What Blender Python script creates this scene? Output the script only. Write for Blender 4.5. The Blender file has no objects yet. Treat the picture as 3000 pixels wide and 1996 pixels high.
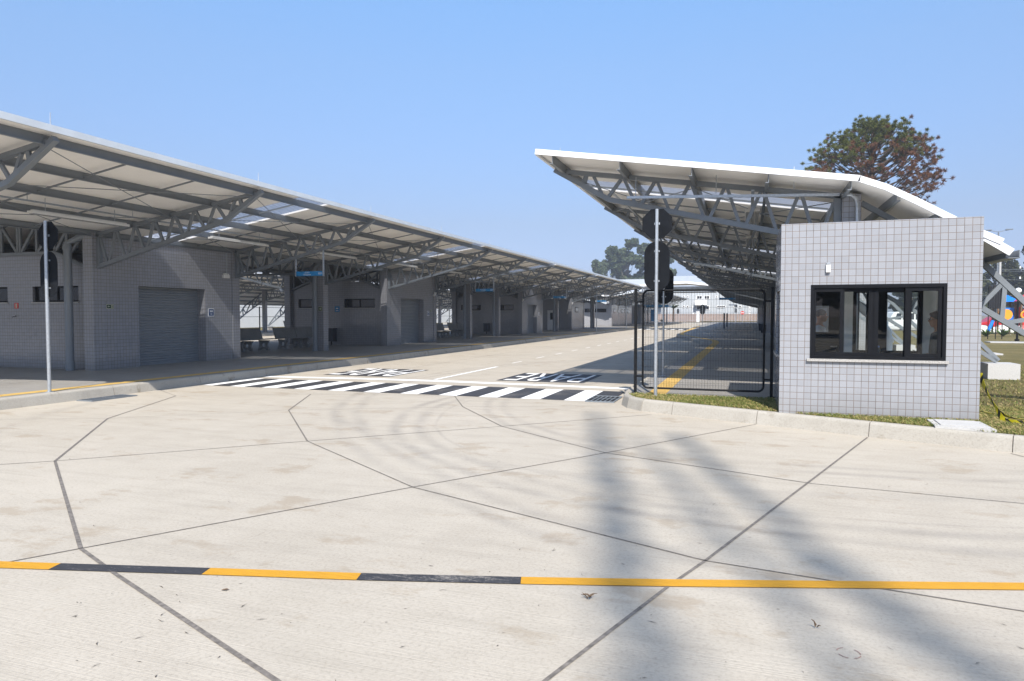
import bpy, bmesh, math, random
from mathutils import Vector, Matrix
R = math.radians
S = bpy.context.scene
COL = S.collection
rnd = random.Random(7)

# ------------------------------------------------------------------ camera
cam_d = bpy.data.cameras.new("camera")
cam = bpy.data.objects.new("camera", cam_d)
COL.objects.link(cam)
cam_d.sensor_width = 36.0
cam_d.lens = 24.0
cam_d.clip_start = 0.05
cam_d.clip_end = 4000
cam.location = (0, 0, 1.7)
cam.rotation_euler = (R(90 - 2.15), 0, R(19.085))
S.camera = cam

# ------------------------------------------------------------------ light
SUN_TO = Vector((0.29, -0.93, 1.0)).normalized()
elev = math.asin(SUN_TO.z)
azim = math.atan2(SUN_TO.x, SUN_TO.y)
W = bpy.data.worlds.new("World")
S.world = W
W.use_nodes = True
wn = W.node_tree
wn.nodes.clear()
sky = wn.nodes.new("ShaderNodeTexSky")
sky.sky_type = 'NISHITA'
sky.sun_disc = False
sky.sun_elevation = elev
sky.sun_rotation = azim
sky.altitude = 900
sky.air_density = 1.1
sky.dust_density = 1.6
sky.ozone_density = 2.0
bg = wn.nodes.new("ShaderNodeBackground")
bg.inputs[1].default_value = 0.095
wo = wn.nodes.new("ShaderNodeOutputWorld")
# hazy winter sky: paler blue and less bright towards the horizon than the clear model
wtc = wn.nodes.new("ShaderNodeTexCoord")
wsep = wn.nodes.new("ShaderNodeSeparateXYZ"); wn.links.new(wtc.outputs["Generated"], wsep.inputs[0])
wr = wn.nodes.new("ShaderNodeValToRGB"); wn.links.new(wsep.outputs[2], wr.inputs[0])
_st = [(0.0, (.35, .385, .58)), (.035, (.32, .338, .52)), (.13, (.445, .43, .495)), (.242, (.60, .63, .70)), (.332, (.72, .787, .84)), (.407, (.78, .92, .99))]
while len(wr.color_ramp.elements) < len(_st): wr.color_ramp.elements.new(.5)
for _i, (_p, _c) in enumerate(_st):
    wr.color_ramp.elements[_i].position = _p; wr.color_ramp.elements[_i].color = (*_c, 1)
wmx = wn.nodes.new("ShaderNodeMix"); wmx.data_type = 'RGBA'; wmx.blend_type = 'MULTIPLY'; wmx.inputs[0].default_value = 1.0
wn.links.new(sky.outputs[0], wmx.inputs[6]); wn.links.new(wr.outputs[0], wmx.inputs[7])
wn.links.new(wmx.outputs[2], bg.inputs[0])
wn.links.new(bg.outputs[0], wo.inputs[0])
sun_d = bpy.data.lights.new("sun", 'SUN')
sun_d.energy = 3.0
sun_d.angle = R(0.53)
sun_d.color = (1.0, 0.94, 0.86)
sun = bpy.data.objects.new("sun", sun_d)
COL.objects.link(sun)
sun.rotation_euler = (-SUN_TO).to_track_quat('-Z', 'Y').to_euler()
S.view_settings.view_transform = 'Standard'
S.view_settings.look = 'None'
S.view_settings.exposure = 1.45
S.view_settings.gamma = 1.0

# ------------------------------------------------------------------ materials
def nodes(name):
    m = bpy.data.materials.new(name)
    m.use_nodes = True
    nt = m.node_tree
    b = nt.nodes["Principled BSDF"]
    return m, nt, b

def N(nt, t, **kw):
    n = nt.nodes.new(t)
    for k, v in kw.items():
        setattr(n, k, v)
    return n

def L(nt, a, b):
    nt.links.new(a, b)

def mathn(nt, op, a, b=None, c=None):
    n = N(nt, "ShaderNodeMath", operation=op)
    for i, v in enumerate((a, b, c)):
        if v is None:
            continue
        if isinstance(v, (int, float)):
            n.inputs[i].default_value = v
        else:
            L(nt, v, n.inputs[i])
    return n.outputs[0]

def noise(nt, vec, scale, detail=4, rough=0.6):
    n = N(nt, "ShaderNodeTexNoise")
    n.inputs["Scale"].default_value = scale
    n.inputs["Detail"].default_value = detail
    n.inputs["Roughness"].default_value = rough
    if vec is not None:
        L(nt, vec, n.inputs["Vector"])
    return n.outputs["Fac"]

def ramp(nt, fac, stops):
    n = N(nt, "ShaderNodeValToRGB")
    e = n.color_ramp.elements
    while len(e) < len(stops):
        e.new(0.5)
    for i, (p, c) in enumerate(stops):
        e[i].position = p
        e[i].color = (*c, 1) if len(c) == 3 else c
    L(nt, fac, n.inputs[0])
    return n.outputs[0]

def mixc(nt, fac, a, b, mode='MIX'):
    n = N(nt, "ShaderNodeMix", data_type='RGBA', blend_type=mode)
    for sock, v in ((n.inputs[0], fac), (n.inputs[6], a), (n.inputs[7], b)):
        if isinstance(v, (int, float)):
            sock.default_value = v
        elif isinstance(v, tuple):
            sock.default_value = (*v, 1) if len(v) == 3 else v
        else:
            L(nt, v, sock)
    return n.outputs[2]

def bump(nt, b, h, strength=0.3, dist=0.01):
    n = N(nt, "ShaderNodeBump")
    n.inputs["Strength"].default_value = strength
    n.inputs["Distance"].default_value = dist
    L(nt, h, n.inputs["Height"])
    L(nt, n.outputs[0], b.inputs["Normal"])

def mapped(nt, scale=(1, 1, 1), rot=(0, 0, 0)):
    g = N(nt, "ShaderNodeNewGeometry")
    m = N(nt, "ShaderNodeMapping")
    m.inputs["Scale"].default_value = scale
    m.inputs["Rotation"].default_value = rot
    L(nt, g.outputs["Position"], m.inputs["Vector"])
    return m.outputs[0]

def simple(name, col, rough=0.5, metal=0.0, var=0.12, vscale=6.0, bumps=0.0, bscale=60, spec=0.5):
    m, nt, b = nodes(name)
    k = 0.9 if min(col) > 0.6 else (0.95 if max(col) - min(col) > 0.22 else 0.66)
    col = tuple(c * k for c in col)
    p = mapped(nt)
    f = noise(nt, p, vscale, 5, 0.6)
    lo = tuple(max(0, c * (1 - var)) for c in col)
    hi = tuple(min(1, c * (1 + var)) for c in col)
    L(nt, ramp(nt, f, [(0.3, lo), (0.7, hi)]), b.inputs["Base Color"])
    b.inputs["Roughness"].default_value = rough
    b.inputs["Metallic"].default_value = metal
    b.inputs["Specular IOR Level"].default_value = spec
    if bumps:
        bump(nt, b, noise(nt, p, bscale, 3), bumps, 0.004)
    return m

def make_tile(name, col, grout, pitch, dark=False):
    """glazed square tile laid on world position, grout lines and small tilt per tile"""
    m, nt, b = nodes(name)
    g = N(nt, "ShaderNodeNewGeometry")
    sp = N(nt, "ShaderNodeSeparateXYZ"); L(nt, g.outputs["Position"], sp.inputs[0])
    sn = N(nt, "ShaderNodeSeparateXYZ"); L(nt, g.outputs["True Normal"], sn.inputs[0])
    ax = mathn(nt, 'GREATER_THAN', mathn(nt, 'ABSOLUTE', sn.outputs[0]), 0.5)
    u = mathn(nt, 'ADD', mathn(nt, 'MULTIPLY', sp.outputs[1], ax),
              mathn(nt, 'MULTIPLY', sp.outputs[0], mathn(nt, 'SUBTRACT', 1.0, ax)))
    u = mathn(nt, 'DIVIDE', mathn(nt, 'ADD', u, 100.005), pitch)
    v = mathn(nt, 'DIVIDE', mathn(nt, 'ADD', sp.outputs[2], 99.8 + 0.2), pitch)
    def edge(x):
        f = mathn(nt, 'FRACT', x)
        return mathn(nt, 'MINIMUM', f, mathn(nt, 'SUBTRACT', 1.0, f))
    d = mathn(nt, 'MINIMUM', edge(u), edge(v))
    mask = N(nt, "ShaderNodeMapRange"); mask.interpolation_type = 'SMOOTHSTEP'
    mask.inputs[1].default_value = 0.022; mask.inputs[2].default_value = 0.045
    L(nt, d, mask.inputs[0])
    cell = N(nt, "ShaderNodeCombineXYZ")
    L(nt, mathn(nt, 'FLOOR', u), cell.inputs[0]); L(nt, mathn(nt, 'FLOOR', v), cell.inputs[1]); L(nt, ax, cell.inputs[2])
    wnz = N(nt, "ShaderNodeTexWhiteNoise"); wnz.noise_dimensions = '3D'
    L(nt, cell.outputs[0], wnz.inputs["Vector"])
    lo = tuple(c * 0.945 for c in col); hi = tuple(min(1, c * 1.045) for c in col)
    tc = mixc(nt, wnz.outputs["Value"], lo, hi)
    dirt = noise(nt, g.outputs["Position"], 1.3, 5, 0.6)
    tc = mixc(nt, mathn(nt, 'MULTIPLY', dirt, 0.18), tc, tuple(c * 0.75 for c in col))
    spl = N(nt, "ShaderNodeMapRange"); spl.inputs[1].default_value = 0.62; spl.inputs[2].default_value = 0.2
    L(nt, sp.outputs[2], spl.inputs[0])
    run = noise(nt, mapped(nt, (5, 5, 0.35)), 2.2, 5, 0.7)
    tc = mixc(nt, mathn(nt, 'MULTIPLY', mathn(nt, 'MULTIPLY', spl.outputs[0], dirt), 0.75), tc, tuple(c * f for c, f in zip(col, (.68, .64, .56))))
    tc = mixc(nt, mathn(nt, 'MULTIPLY', ramp(nt, run, [(0.55, (0, 0, 0)), (0.75, (1, 1, 1))]), 0.22), tc, tuple(c * 0.66 for c in col))
    gn = noise(nt, g.outputs["Position"], 9.0, 3)
    gc = ramp(nt, gn, [(0.3, tuple(c * 0.7 for c in grout)), (0.7, tuple(min(1, c * 1.35) for c in grout))])
    L(nt, mixc(nt, mask.outputs[0], gc, tc), b.inputs["Base Color"])
    rr = N(nt, "ShaderNodeMapRange")
    rr.inputs[3].default_value = 0.75; rr.inputs[4].default_value = 0.13
    L(nt, mask.outputs[0], rr.inputs[0]); L(nt, rr.outputs[0], b.inputs["Roughness"])
    # tilt
    vm = N(nt, "ShaderNodeVectorMath", operation='SUBTRACT')
    L(nt, wnz.outputs["Color"], vm.inputs[0]); vm.inputs[1].default_value = (.5, .5, .5)
    vs = N(nt, "ShaderNodeVectorMath", operation='SCALE'); L(nt, vm.outputs[0], vs.inputs[0]); vs.inputs["Scale"].default_value = 0.035
    bp = N(nt, "ShaderNodeBump"); bp.inputs["Strength"].default_value = 0.35; bp.inputs["Distance"].default_value = 0.004
    L(nt, mask.outputs[0], bp.inputs["Height"])
    va = N(nt, "ShaderNodeVectorMath", operation='ADD'); L(nt, bp.outputs[0], va.inputs[0]); L(nt, vs.outputs[0], va.inputs[1])
    vn = N(nt, "ShaderNodeVectorMath", operation='NORMALIZE'); L(nt, va.outputs[0], vn.inputs[0])
    L(nt, vn.outputs[0], b.inputs["Normal"])
    return m

def make_concrete(name, c_lo, c_hi, stain, arcs=(), broom=None, rough=0.75, blot=0.5):
    m, nt, b = nodes(name)
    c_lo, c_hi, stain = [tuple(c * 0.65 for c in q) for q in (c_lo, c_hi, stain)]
    p = mapped(nt)
    big = noise(nt, p, 0.35, 5, 0.62)
    mid = noise(nt, p, 2.2, 6, 0.65)
    fine = noise(nt, p, 42, 4, 0.7)
    base = ramp(nt, mathn(nt, 'ADD', mathn(nt, 'MULTIPLY', big, 0.55), mathn(nt, 'MULTIPLY', mid, 0.45)),
                [(0.38, c_lo), (0.62, c_hi)])
    base = mixc(nt, 0.5, base, ramp(nt, fine, [(0.25, tuple(c * .72 for c in c_lo)), (0.5, c_hi), (0.8, tuple(min(1, c * 1.12) for c in c_hi))]))
    # stretched trowel and drag streaks
    st = noise(nt, mapped(nt, (0.35, 3.2, 1), (0, 0, R(-14))), 1.6, 6, 0.66)
    base = mixc(nt, mathn(nt, 'MULTIPLY', ramp(nt, st, [(0.50, (0, 0, 0)), (0.72, (1, 1, 1))]), 0.30), base, tuple(c * 0.74 for c in c_lo))
    # ochre blotches
    sp = noise(nt, mapped(nt, (1, 1.5, 1)), 1.1, 6, 0.68)
    base = mixc(nt, mathn(nt, 'MULTIPLY', ramp(nt, sp, [(0.565, (0, 0, 0)), (0.64, (1, 1, 1))]), blot), base, stain)
    # pores
    vor = N(nt, "ShaderNodeTexVoronoi"); vor.inputs["Scale"].default_value = 26
    L(nt, p, vor.inputs["Vector"])
    pore = mathn(nt, 'LESS_THAN', vor.outputs["Distance"], 0.075)
    wv = noise(nt, p, 3.0, 2)
    base = mixc(nt, mathn(nt, 'MULTIPLY', mathn(nt, 'MULTIPLY', pore, mathn(nt, 'GREATER_THAN', wv, 0.52)), 0.35), base, tuple(c * 0.5 for c in c_lo))
    g = N(nt, "ShaderNodeNewGeometry")
    for cx, cy, r, w, k in arcs:
        vm = N(nt, "ShaderNodeVectorMath", operation='DISTANCE')
        L(nt, g.outputs["Position"], vm.inputs[0]); vm.inputs[1].default_value = (cx, cy, 0)
        wob = mathn(nt, 'MULTIPLY', mathn(nt, 'SUBTRACT', noise(nt, p, 0.35, 1), 0.5), 0.35)
        dd = mathn(nt, 'ABSOLUTE', mathn(nt, 'SUBTRACT', mathn(nt, 'ADD', vm.outputs["Value"], wob), r))
        mr = N(nt, "ShaderNodeMapRange"); mr.interpolation_type = 'SMOOTHSTEP'
        mr.inputs[1].default_value = w; mr.inputs[2].default_value = 0.0
        L(nt, dd, mr.inputs[0])
        brk = ramp(nt, noise(nt, p, 0.7, 6, 0.75), [(0.36, (.05, .05, .05)), (0.62, (1, 1, 1))])
        base = mixc(nt, mathn(nt, 'MULTIPLY', mathn(nt, 'MULTIPLY', mr.outputs[0], brk), k * 0.7), base, (0.115, 0.108, 0.104))
    L(nt, base, b.inputs["Base Color"])
    b.inputs["Roughness"].default_value = rough
    b.inputs["Specular IOR Level"].default_value = 0.3
    h = fine
    if broom is not None:
        bl = noise(nt, mapped(nt, (1.2, 110, 1), (0, 0, broom)), 1.0, 3, 0.55)
        h = mathn(nt, 'ADD', mathn(nt, 'MULTIPLY', fine, 0.6), bl)
    bump(nt, b, h, 0.5, 0.006)
    return m

M = {}
ARCS = [(.70, 12.17, 6.16, 0.16, 0.50), (.70, 12.17, 6.52, 0.16, 0.55), (.70, 12.17, 5.9, 0.05, 0.3), (.71, 13.52, 5.25, 0.15, 0.36), (.71, 13.52, 5.58, 0.14, 0.38),
        (5.2, 17.1, 13.45, 0.17, 0.42), (5.2, 17.1, 13.8, 0.15, 0.36), (2.0, 16.5, 15.6, 0.2, 0.3), (-.5, 14.5, 7.6, 0.18, 0.3)]
M['road'] = make_concrete("road concrete", (0.48, 0.424, 0.343), (0.64, 0.577, 0.48), (0.42, 0.335, 0.235), ARCS, R(62))
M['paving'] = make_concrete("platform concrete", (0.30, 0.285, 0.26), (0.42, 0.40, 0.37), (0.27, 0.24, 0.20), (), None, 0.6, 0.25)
M['kerb'] = make_concrete("kerb concrete", (0.43, 0.395, 0.335), (0.56, 0.525, 0.46), (0.30, 0.255, 0.19), (), None, 0.8, 0.85)
M['cast'] = make_concrete("cast concrete", (0.30, 0.30, 0.29), (0.40, 0.40, 0.39), (0.27, 0.26, 0.24), (), None, 0.8, 0.3)
M['pale_cast'] = make_concrete("pale concrete", (0.56, 0.55, 0.53), (0.68, 0.67, 0.65), (0.48, 0.45, 0.40), (), None, 0.8, 0.3)
M['joint'] = simple("joint filler", (0.215, 0.19, 0.165), 0.9, 0, 0.45, 22)
M['tile'] = make_tile("grey glazed tile", (0.272, 0.280, 0.301), (0.108, 0.082, 0.068), 0.0975)
M['steel'] = simple("grey painted steel", (0.235, 0.262, 0.29), 0.42, 0.0, 0.08, 3)
M['galv'] = simple("galvanised steel", (0.60, 0.64, 0.68), 0.38, 0.6, 0.15, 25)
M['pipe'] = simple("grey painted pipe", (0.27, 0.30, 0.33), 0.35, 0, 0.06, 4)
M['white_pipe'] = simple("white plastic pipe", (0.72, 0.72, 0.72), 0.35, 0, 0.05, 4)
M['soffit'] = simple("roof sheet underside", (0.93, 0.90, 0.855), 0.55, 0, 0.05, 1.2)
M['flashing'] = simple("galvanised roof flashing", (0.64, 0.68, 0.71), 0.35, 0.0, 0.06, 3)
M['fascia'] = simple("white roof flashing", (0.80, 0.81, 0.82), 0.35, 0.0, 0.04, 3)
M['blackmetal'] = simple("black coated metal", (0.011, 0.012, 0.014), 0.55, 0, 0.2, 10, spec=0.15)
M['signback'] = simple("black sign back", (0.014, 0.016, 0.020), 0.7, 0, 0.25, 5, spec=0.06)
M['alu'] = simple("black anodised frame", (0.012, 0.013, 0.016), 0.5, 0.0, 0.15, 8, spec=0.08)
def paint(name, col, wear=0.5, rough=0.65, grain=9.0):
    """road paint rubbed through to the concrete in specks and tyre-wide patches"""
    m, nt, b = nodes(name)
    p = mapped(nt)
    a1 = noise(nt, p, 0.9, 4, 0.6); a2 = noise(nt, mapped(nt, (1, 7, 1), (0, 0, R(62))), 6, 6, 0.75); a3 = noise(nt, p, 55, 4, 0.8)
    c = ramp(nt, a2, [(0.3, tuple(q * .84 for q in col)), (0.7, tuple(min(1, q * 1.06) for q in col))])
    w = mathn(nt, 'ADD', mathn(nt, 'ADD', mathn(nt, 'MULTIPLY', a1, 0.35), mathn(nt, 'MULTIPLY', a2, 0.35)), mathn(nt, 'MULTIPLY', a3, 0.30))
    k = ramp(nt, w, [(0.62 - 0.12 * wear, (0, 0, 0)), (0.72 - 0.10 * wear, (1, 1, 1))])
    L(nt, mixc(nt, mathn(nt, 'MULTIPLY', k, 0.8), c, (0.34, 0.31, 0.27)), b.inputs["Base Color"])
    b.inputs["Roughness"].default_value = rough; b.inputs["Specular IOR Level"].default_value = 0.3
    bump(nt, b, mathn(nt, 'ADD', a3, noise(nt, mapped(nt, (1.2, 110, 1), (0, 0, R(62))), 1.0, 3)), 0.6, 0.006)
    return m
M['white_paint'] = paint("white road paint", (0.78, 0.78, 0.77), 0.15)
M['black_paint'] = paint("black road paint", (0.042, 0.042, 0.046), 0.7)
M['yellow_paint'] = paint("yellow road paint", (0.52, 0.262, 0.02), 0.25)
M['white'] = simple("white paint", (0.78, 0.78, 0.77), 0.5, 0, 0.04, 2)
M['plaster'] = simple("white plaster", (0.98, 1.0, 0.99), 0.8, 0, 0.05, 2)
M['ceil'] = simple("painted ceiling", (0.9, 0.9, 0.88), 0.8)
M['blue_sign'] = simple("blue sign film", (0.008, 0.19, 0.44), 0.35, 0, 0.05, 3)
M['blue_dark'] = simple("dark blue plaque", (0.015, 0.07, 0.22), 0.35, 0, 0.08, 8)
M['sign_white'] = simple("white sign lettering", (0.82, 0.84, 0.86), 0.4, 0, 0.02)
M['red'] = simple("red sign film", (0.55, 0.03, 0.025), 0.4, 0, 0.08)
M['chalk'] = simple("red chalk", (0.42, 0.26, 0.22), 0.8, 0, 0.3, 40)
M['green_dark'] = simple("dark green sign", (0.02, 0.055, 0.035), 0.4)
M['cream'] = simple("photoluminescent cream", (0.62, 0.64, 0.45), 0.5, 0, 0.05)
M['light_body'] = simple("white luminaire housing", (0.74, 0.73, 0.70), 0.35, 0, 0.05)
M['lens'] = simple("luminaire louvre", (0.62, 0.62, 0.60), 0.25, 0.3, 0.1, 30)
M['granite'] = simple("granite sill", (0.50, 0.48, 0.45), 0.4, 0, 0.45, 70)
M['rubber'] = simple("black rubber", (0.015, 0.015, 0.016), 0.8)
M['chrome'] = simple("wheel metal", (0.5, 0.5, 0.52), 0.3, 0.8)
M['bark'] = simple("bark", (0.10, 0.072, 0.052), 0.9, 0, 0.4, 8, 0.6, 25)
M['bark_grey'] = simple("pale bark", (0.30, 0.25, 0.20), 0.9, 0, 0.3, 4)
M['straw'] = simple("dead straw", (0.19, 0.125, 0.075), 0.9, 0, 0.4, 30)
M['skin_a'] = simple("skin tan", (0.36, 0.19, 0.12), 0.5, 0, 0.1, 12)
M['skin_b'] = simple("skin ruddy", (0.46, 0.235, 0.165), 0.5, 0, 0.1, 12)
M['hair'] = simple("black hair", (0.012, 0.010, 0.009), 0.5, 0, 0.4, 60)
M['hair_grey'] = simple("short grey hair", (0.15, 0.13, 0.115), 0.7, 0, 0.4, 60)
M['shirt_grey'] = simple("dark grey cotton", (0.06, 0.075, 0.09), 0.85, 0, 0.15, 15)
M['shirt_white'] = simple("white cotton", (0.72, 0.74, 0.80), 0.85, 0, 0.06, 10)
M['trousers'] = simple("dark denim", (0.025, 0.03, 0.045), 0.85, 0, 0.2, 25)
M['shoe'] = simple("dark shoe", (0.02, 0.018, 0.016), 0.5)
M['play_blue'] = simple("blue moulded plastic", (0.01, 0.16, 0.62), 0.35, 0, 0.05)
M['play_red'] = simple("red moulded plastic", (0.62, 0.03, 0.025), 0.35, 0, 0.05)
M['play_orange'] = simple("orange moulded plastic", (0.78, 0.30, 0.02), 0.35, 0, 0.05)
M['play_green'] = simple("green moulded plastic", (0.0, 0.42, 0.22), 0.35, 0, 0.05)
M['timber'] = simple("weathered timber", (0.20, 0.12, 0.07), 0.8, 0, 0.3, 10)
M['car_red'] = simple("red car paint", (0.42, 0.012, 0.018), 0.2, 0.0, 0.03)
M['car_white'] = simple("white car paint", (0.74, 0.74, 0.72), 0.25, 0, 0.03)
M['car_glass'] = simple("dark car glass", (0.03, 0.04, 0.05), 0.06, 0, 0.1)
M['lamp_lens'] = simple("clear lamp lens", (0.7, 0.7, 0.66), 0.15)
M['metal_clad'] = simple("pale grey metal cladding", (0.60, 0.63, 0.65), 0.5, 0.0, 0.04, 0.5)
M['roof_white'] = simple("white metal roofing", (0.57, 0.60, 0.63), 0.45, 0, 0.04, 0.3)
M['pinkwall'] = simple("rendered low wall", (0.44, 0.33, 0.28), 0.85, 0, 0.1, 1)
M['asphalt'] = simple("asphalt", (0.055, 0.055, 0.057), 0.9, 0, 0.2, 3, 0.4, 80)
M['soil'] = simple("dry earth", (0.19, 0.15, 0.09), 0.95, 0, 0.3, 0.3)
M['mesh_dark'] = simple("black shade cloth", (0.02, 0.021, 0.026), 0.8, 0, 0.2, 10)
M['navy'] = simple("navy totem paint", (0.012, 0.035, 0.085), 0.4)
M['bin'] = simple("navy plastic bin", (0.012, 0.02, 0.038), 0.5)
M['bulb'] = simple("white globe diffuser", (0.8, 0.8, 0.78), 0.3)

def roller_mat():
    m = simple("grey roller slats", (0.29, 0.315, 0.34), 0.4, 0.0, 0.05, 5)
    return m
M['roller'] = roller_mat()

def grass_sheet():
    m, nt, b = nodes("mown grass ground")
    p = mapped(nt)
    a = noise(nt, p, 0.45, 6, 0.65); f = noise(nt, p, 14, 5, 0.75); ff = noise(nt, p, 70, 3, 0.7)
    c = ramp(nt, mathn(nt, 'ADD', mathn(nt, 'MULTIPLY', a, .55), mathn(nt, 'MULTIPLY', f, .45)),
             [(0.36, (0.105, 0.118, 0.036)), (0.5, (0.24, 0.195, 0.08)), (0.66, (0.37, 0.285, 0.135))])
    c = mixc(nt, 0.45, c, ramp(nt, ff, [(0.3, (0.033, 0.036, 0.014)), (0.7, (0.21, 0.18, 0.09))]))
    L(nt, c, b.inputs["Base Color"]); b.inputs["Roughness"].default_value = 0.95
    b.inputs["Specular IOR Level"].default_value = 0.1
    bump(nt, b, mathn(nt, 'ADD', f, ff), 1.0, 0.05)
    return m
M['lawn'] = grass_sheet()

def leaf_mat(name, stops, scale=0.7, rough=0.65, trans=0.25, gain=0.6, wn_=0.55):
    m, nt, b = nodes(name)
    g = N(nt, "ShaderNodeNewGeometry")
    stops = [(q, tuple(c * gain * 1.5 for c in cc)) for q, cc in stops]
    f = noise(nt, g.outputs["Position"], scale, 4, 0.7)
    r = mathn(nt, 'ADD', mathn(nt, 'MULTIPLY', f, wn_), mathn(nt, 'MULTIPLY', g.outputs["Random Per Island"], 1 - wn_))
    c = ramp(nt, r, stops)
    L(nt, c, b.inputs["Base Color"]); b.inputs["Roughness"].default_value = rough
    b.inputs["Specular IOR Level"].default_value = 0.25
    t = N(nt, "ShaderNodeBsdfTranslucent"); L(nt, c, t.inputs[0])
    mx = N(nt, "ShaderNodeMixShader"); mx.inputs[0].default_value = trans
    out = nt.nodes["Material Output"]
    L(nt, b.outputs[0], mx.inputs[1]); L(nt, t.outputs[0], mx.inputs[2]); L(nt, mx.outputs[0], out.inputs[0])
    return m
M['blade'] = leaf_mat("grass blades", [(0.25, (0.06, 0.095, 0.018)), (0.5, (0.15, 0.165, 0.045)), (0.62, (0.30, 0.235, 0.10)), (0.8, (0.42, 0.33, 0.17))], 1.4, gain=0.8, wn_=0.68)
M['leaf_green'] = leaf_mat("green araucaria needles", [(0.3, (0.035, 0.05, 0.012)), (0.7, (0.125, 0.13, 0.03))], 0.8, gain=0.85)
M['leaf_brown'] = leaf_mat("browned araucaria needles", [(0.3, (0.085, 0.035, 0.018)), (0.7, (0.20, 0.10, 0.055))], 0.8, gain=0.72)
M['leaf_euc'] = leaf_mat("eucalyptus leaves", [(0.3, (0.026, 0.040, 0.022)), (0.7, (0.085, 0.105, 0.055))], 0.25, gain=1.0)
M['leaf_dark'] = leaf_mat("dark broad leaves", [(0.3, (0.016, 0.024, 0.010)), (0.7, (0.07, 0.075, 0.028))], 0.3)
M['leaf_conifer'] = leaf_mat("conifer needles", [(0.3, (0.012, 0.02, 0.01)), (0.7, (0.05, 0.06, 0.025))], 0.5)
M['leaf_plant'] = leaf_mat("strap leaves", [(0.3, (0.06, 0.12, 0.02)), (0.7, (0.16, 0.24, 0.06))], 3)
M['leaf_palm'] = leaf_mat("palm fronds", [(0.3, (0.05, 0.08, 0.02)), (0.7, (0.15, 0.18, 0.06))], 3)

def skylight_mat():
    m, nt, b = nodes("clear corrugated skylight")
    nt.nodes.remove(b)
    out = nt.nodes["Material Output"]
    tr = N(nt, "ShaderNodeBsdfTransparent"); tr.inputs[0].default_value = (0.70, 0.71, 0.73, 1)
    tl = N(nt, "ShaderNodeBsdfTranslucent"); tl.inputs[0].default_value = (0.56, 0.58, 0.62, 1)
    df = N(nt, "ShaderNodeBsdfGlossy"); df.inputs[0].default_value = (0.8, 0.82, 0.85, 1); df.inputs["Roughness"].default_value = 0.3
    m1 = N(nt, "ShaderNodeMixShader"); m1.inputs[0].default_value = 0.42
    m2 = N(nt, "ShaderNodeMixShader"); m2.inputs[0].default_value = 0.10
    L(nt, tr.outputs[0], m1.inputs[1]); L(nt, tl.outputs[0], m1.inputs[2])
    L(nt, m1.outputs[0], m2.inputs[1]); L(nt, df.outputs[0], m2.inputs[2]); L(nt, m2.outputs[0], out.inputs[0])
    return m
M['skylight'] = skylight_mat()

def glass_mat(name, tint, refl=1.0):
    m, nt, b = nodes(name)
    nt.nodes.remove(b)
    out = nt.nodes["Material Output"]
    tr = N(nt, "ShaderNodeBsdfTransparent"); tr.inputs[0].default_value = (*tint, 1)
    gl = N(nt, "ShaderNodeBsdfGlossy"); gl.inputs["Roughness"].default_value = 0.015
    fr = N(nt, "ShaderNodeFresnel"); fr.inputs[0].default_value = 1.5
    mx = N(nt, "ShaderNodeMixShader")
    L(nt, mathn(nt, 'MULTIPLY', fr.outputs[0], refl), mx.inputs[0])
    L(nt, tr.outputs[0], mx.inputs[1]); L(nt, gl.outputs[0], mx.inputs[2]); L(nt, mx.outputs[0], out.inputs[0])
    return m
M['glass'] = glass_mat("window glass", (0.965, 0.98, 0.975), 0.6)
M['dark_glass'] = simple("dark window glass", (0.012, 0.014, 0.018), 0.05, 0, 0.2, 3)
M['bottle'] = glass_mat("clear bottle plastic", (0.80, 0.85, 0.88), 1.0)

def tactile_mat():
    m, nt, b = nodes("yellow tactile paving")
    g = N(nt, "ShaderNodeNewGeometry")
    sp = N(nt, "ShaderNodeSeparateXYZ"); L(nt, g.outputs["Position"], sp.inputs[0])
    f = noise(nt, g.outputs["Position"], 4, 4)
    c = ramp(nt, f, [(0.3, (0.44, 0.275, 0.065)), (0.7, (0.60, 0.40, 0.12))])
    fx = mathn(nt, 'FRACT', mathn(nt, 'MULTIPLY', sp.outputs[1], 1 / 0.25))
    seam = mathn(nt, 'LESS_THAN', fx, 0.05)
    c = mixc(nt, mathn(nt, 'MULTIPLY', seam, 0.55), c, (0.20, 0.12, 0.04))
    L(nt, c, b.inputs["Base Color"]); b.inputs["Roughness"].default_value = 0.7
    w = mathn(nt, 'SINE', mathn(nt, 'MULTIPLY', sp.outputs[1], 2 * math.pi / 0.0625))
    w2 = mathn(nt, 'SINE', mathn(nt, 'MULTIPLY', sp.outputs[0], 2 * math.pi / 0.0625))
    bump(nt, b, mathn(nt, 'MAXIMUM', mathn(nt, 'MULTIPLY', w, w2), 0.0), 0.9, 0.008)
    return m
M['tactile'] = tactile_mat()

def tape_mat():
    m, nt, b = nodes("yellow and black barrier tape")
    g = N(nt, "ShaderNodeTexCoord")
    sp = N(nt, "ShaderNodeSeparateXYZ"); L(nt, g.outputs["UV"], sp.inputs[0])
    f = mathn(nt, 'FRACT', mathn(nt, 'ADD', mathn(nt, 'MULTIPLY', sp.outputs[0], 1 / 0.17), mathn(nt, 'MULTIPLY', sp.outputs[1], 0.5)))
    k = mathn(nt, 'GREATER_THAN', f, 0.63)
    L(nt, mixc(nt, k, (0.46, 0.40, 0.01), (0.016, 0.02, 0.013)), b.inputs["Base Color"])
    b.inputs["Roughness"].default_value = 0.35
    return m
M['tape'] = tape_mat()

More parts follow.
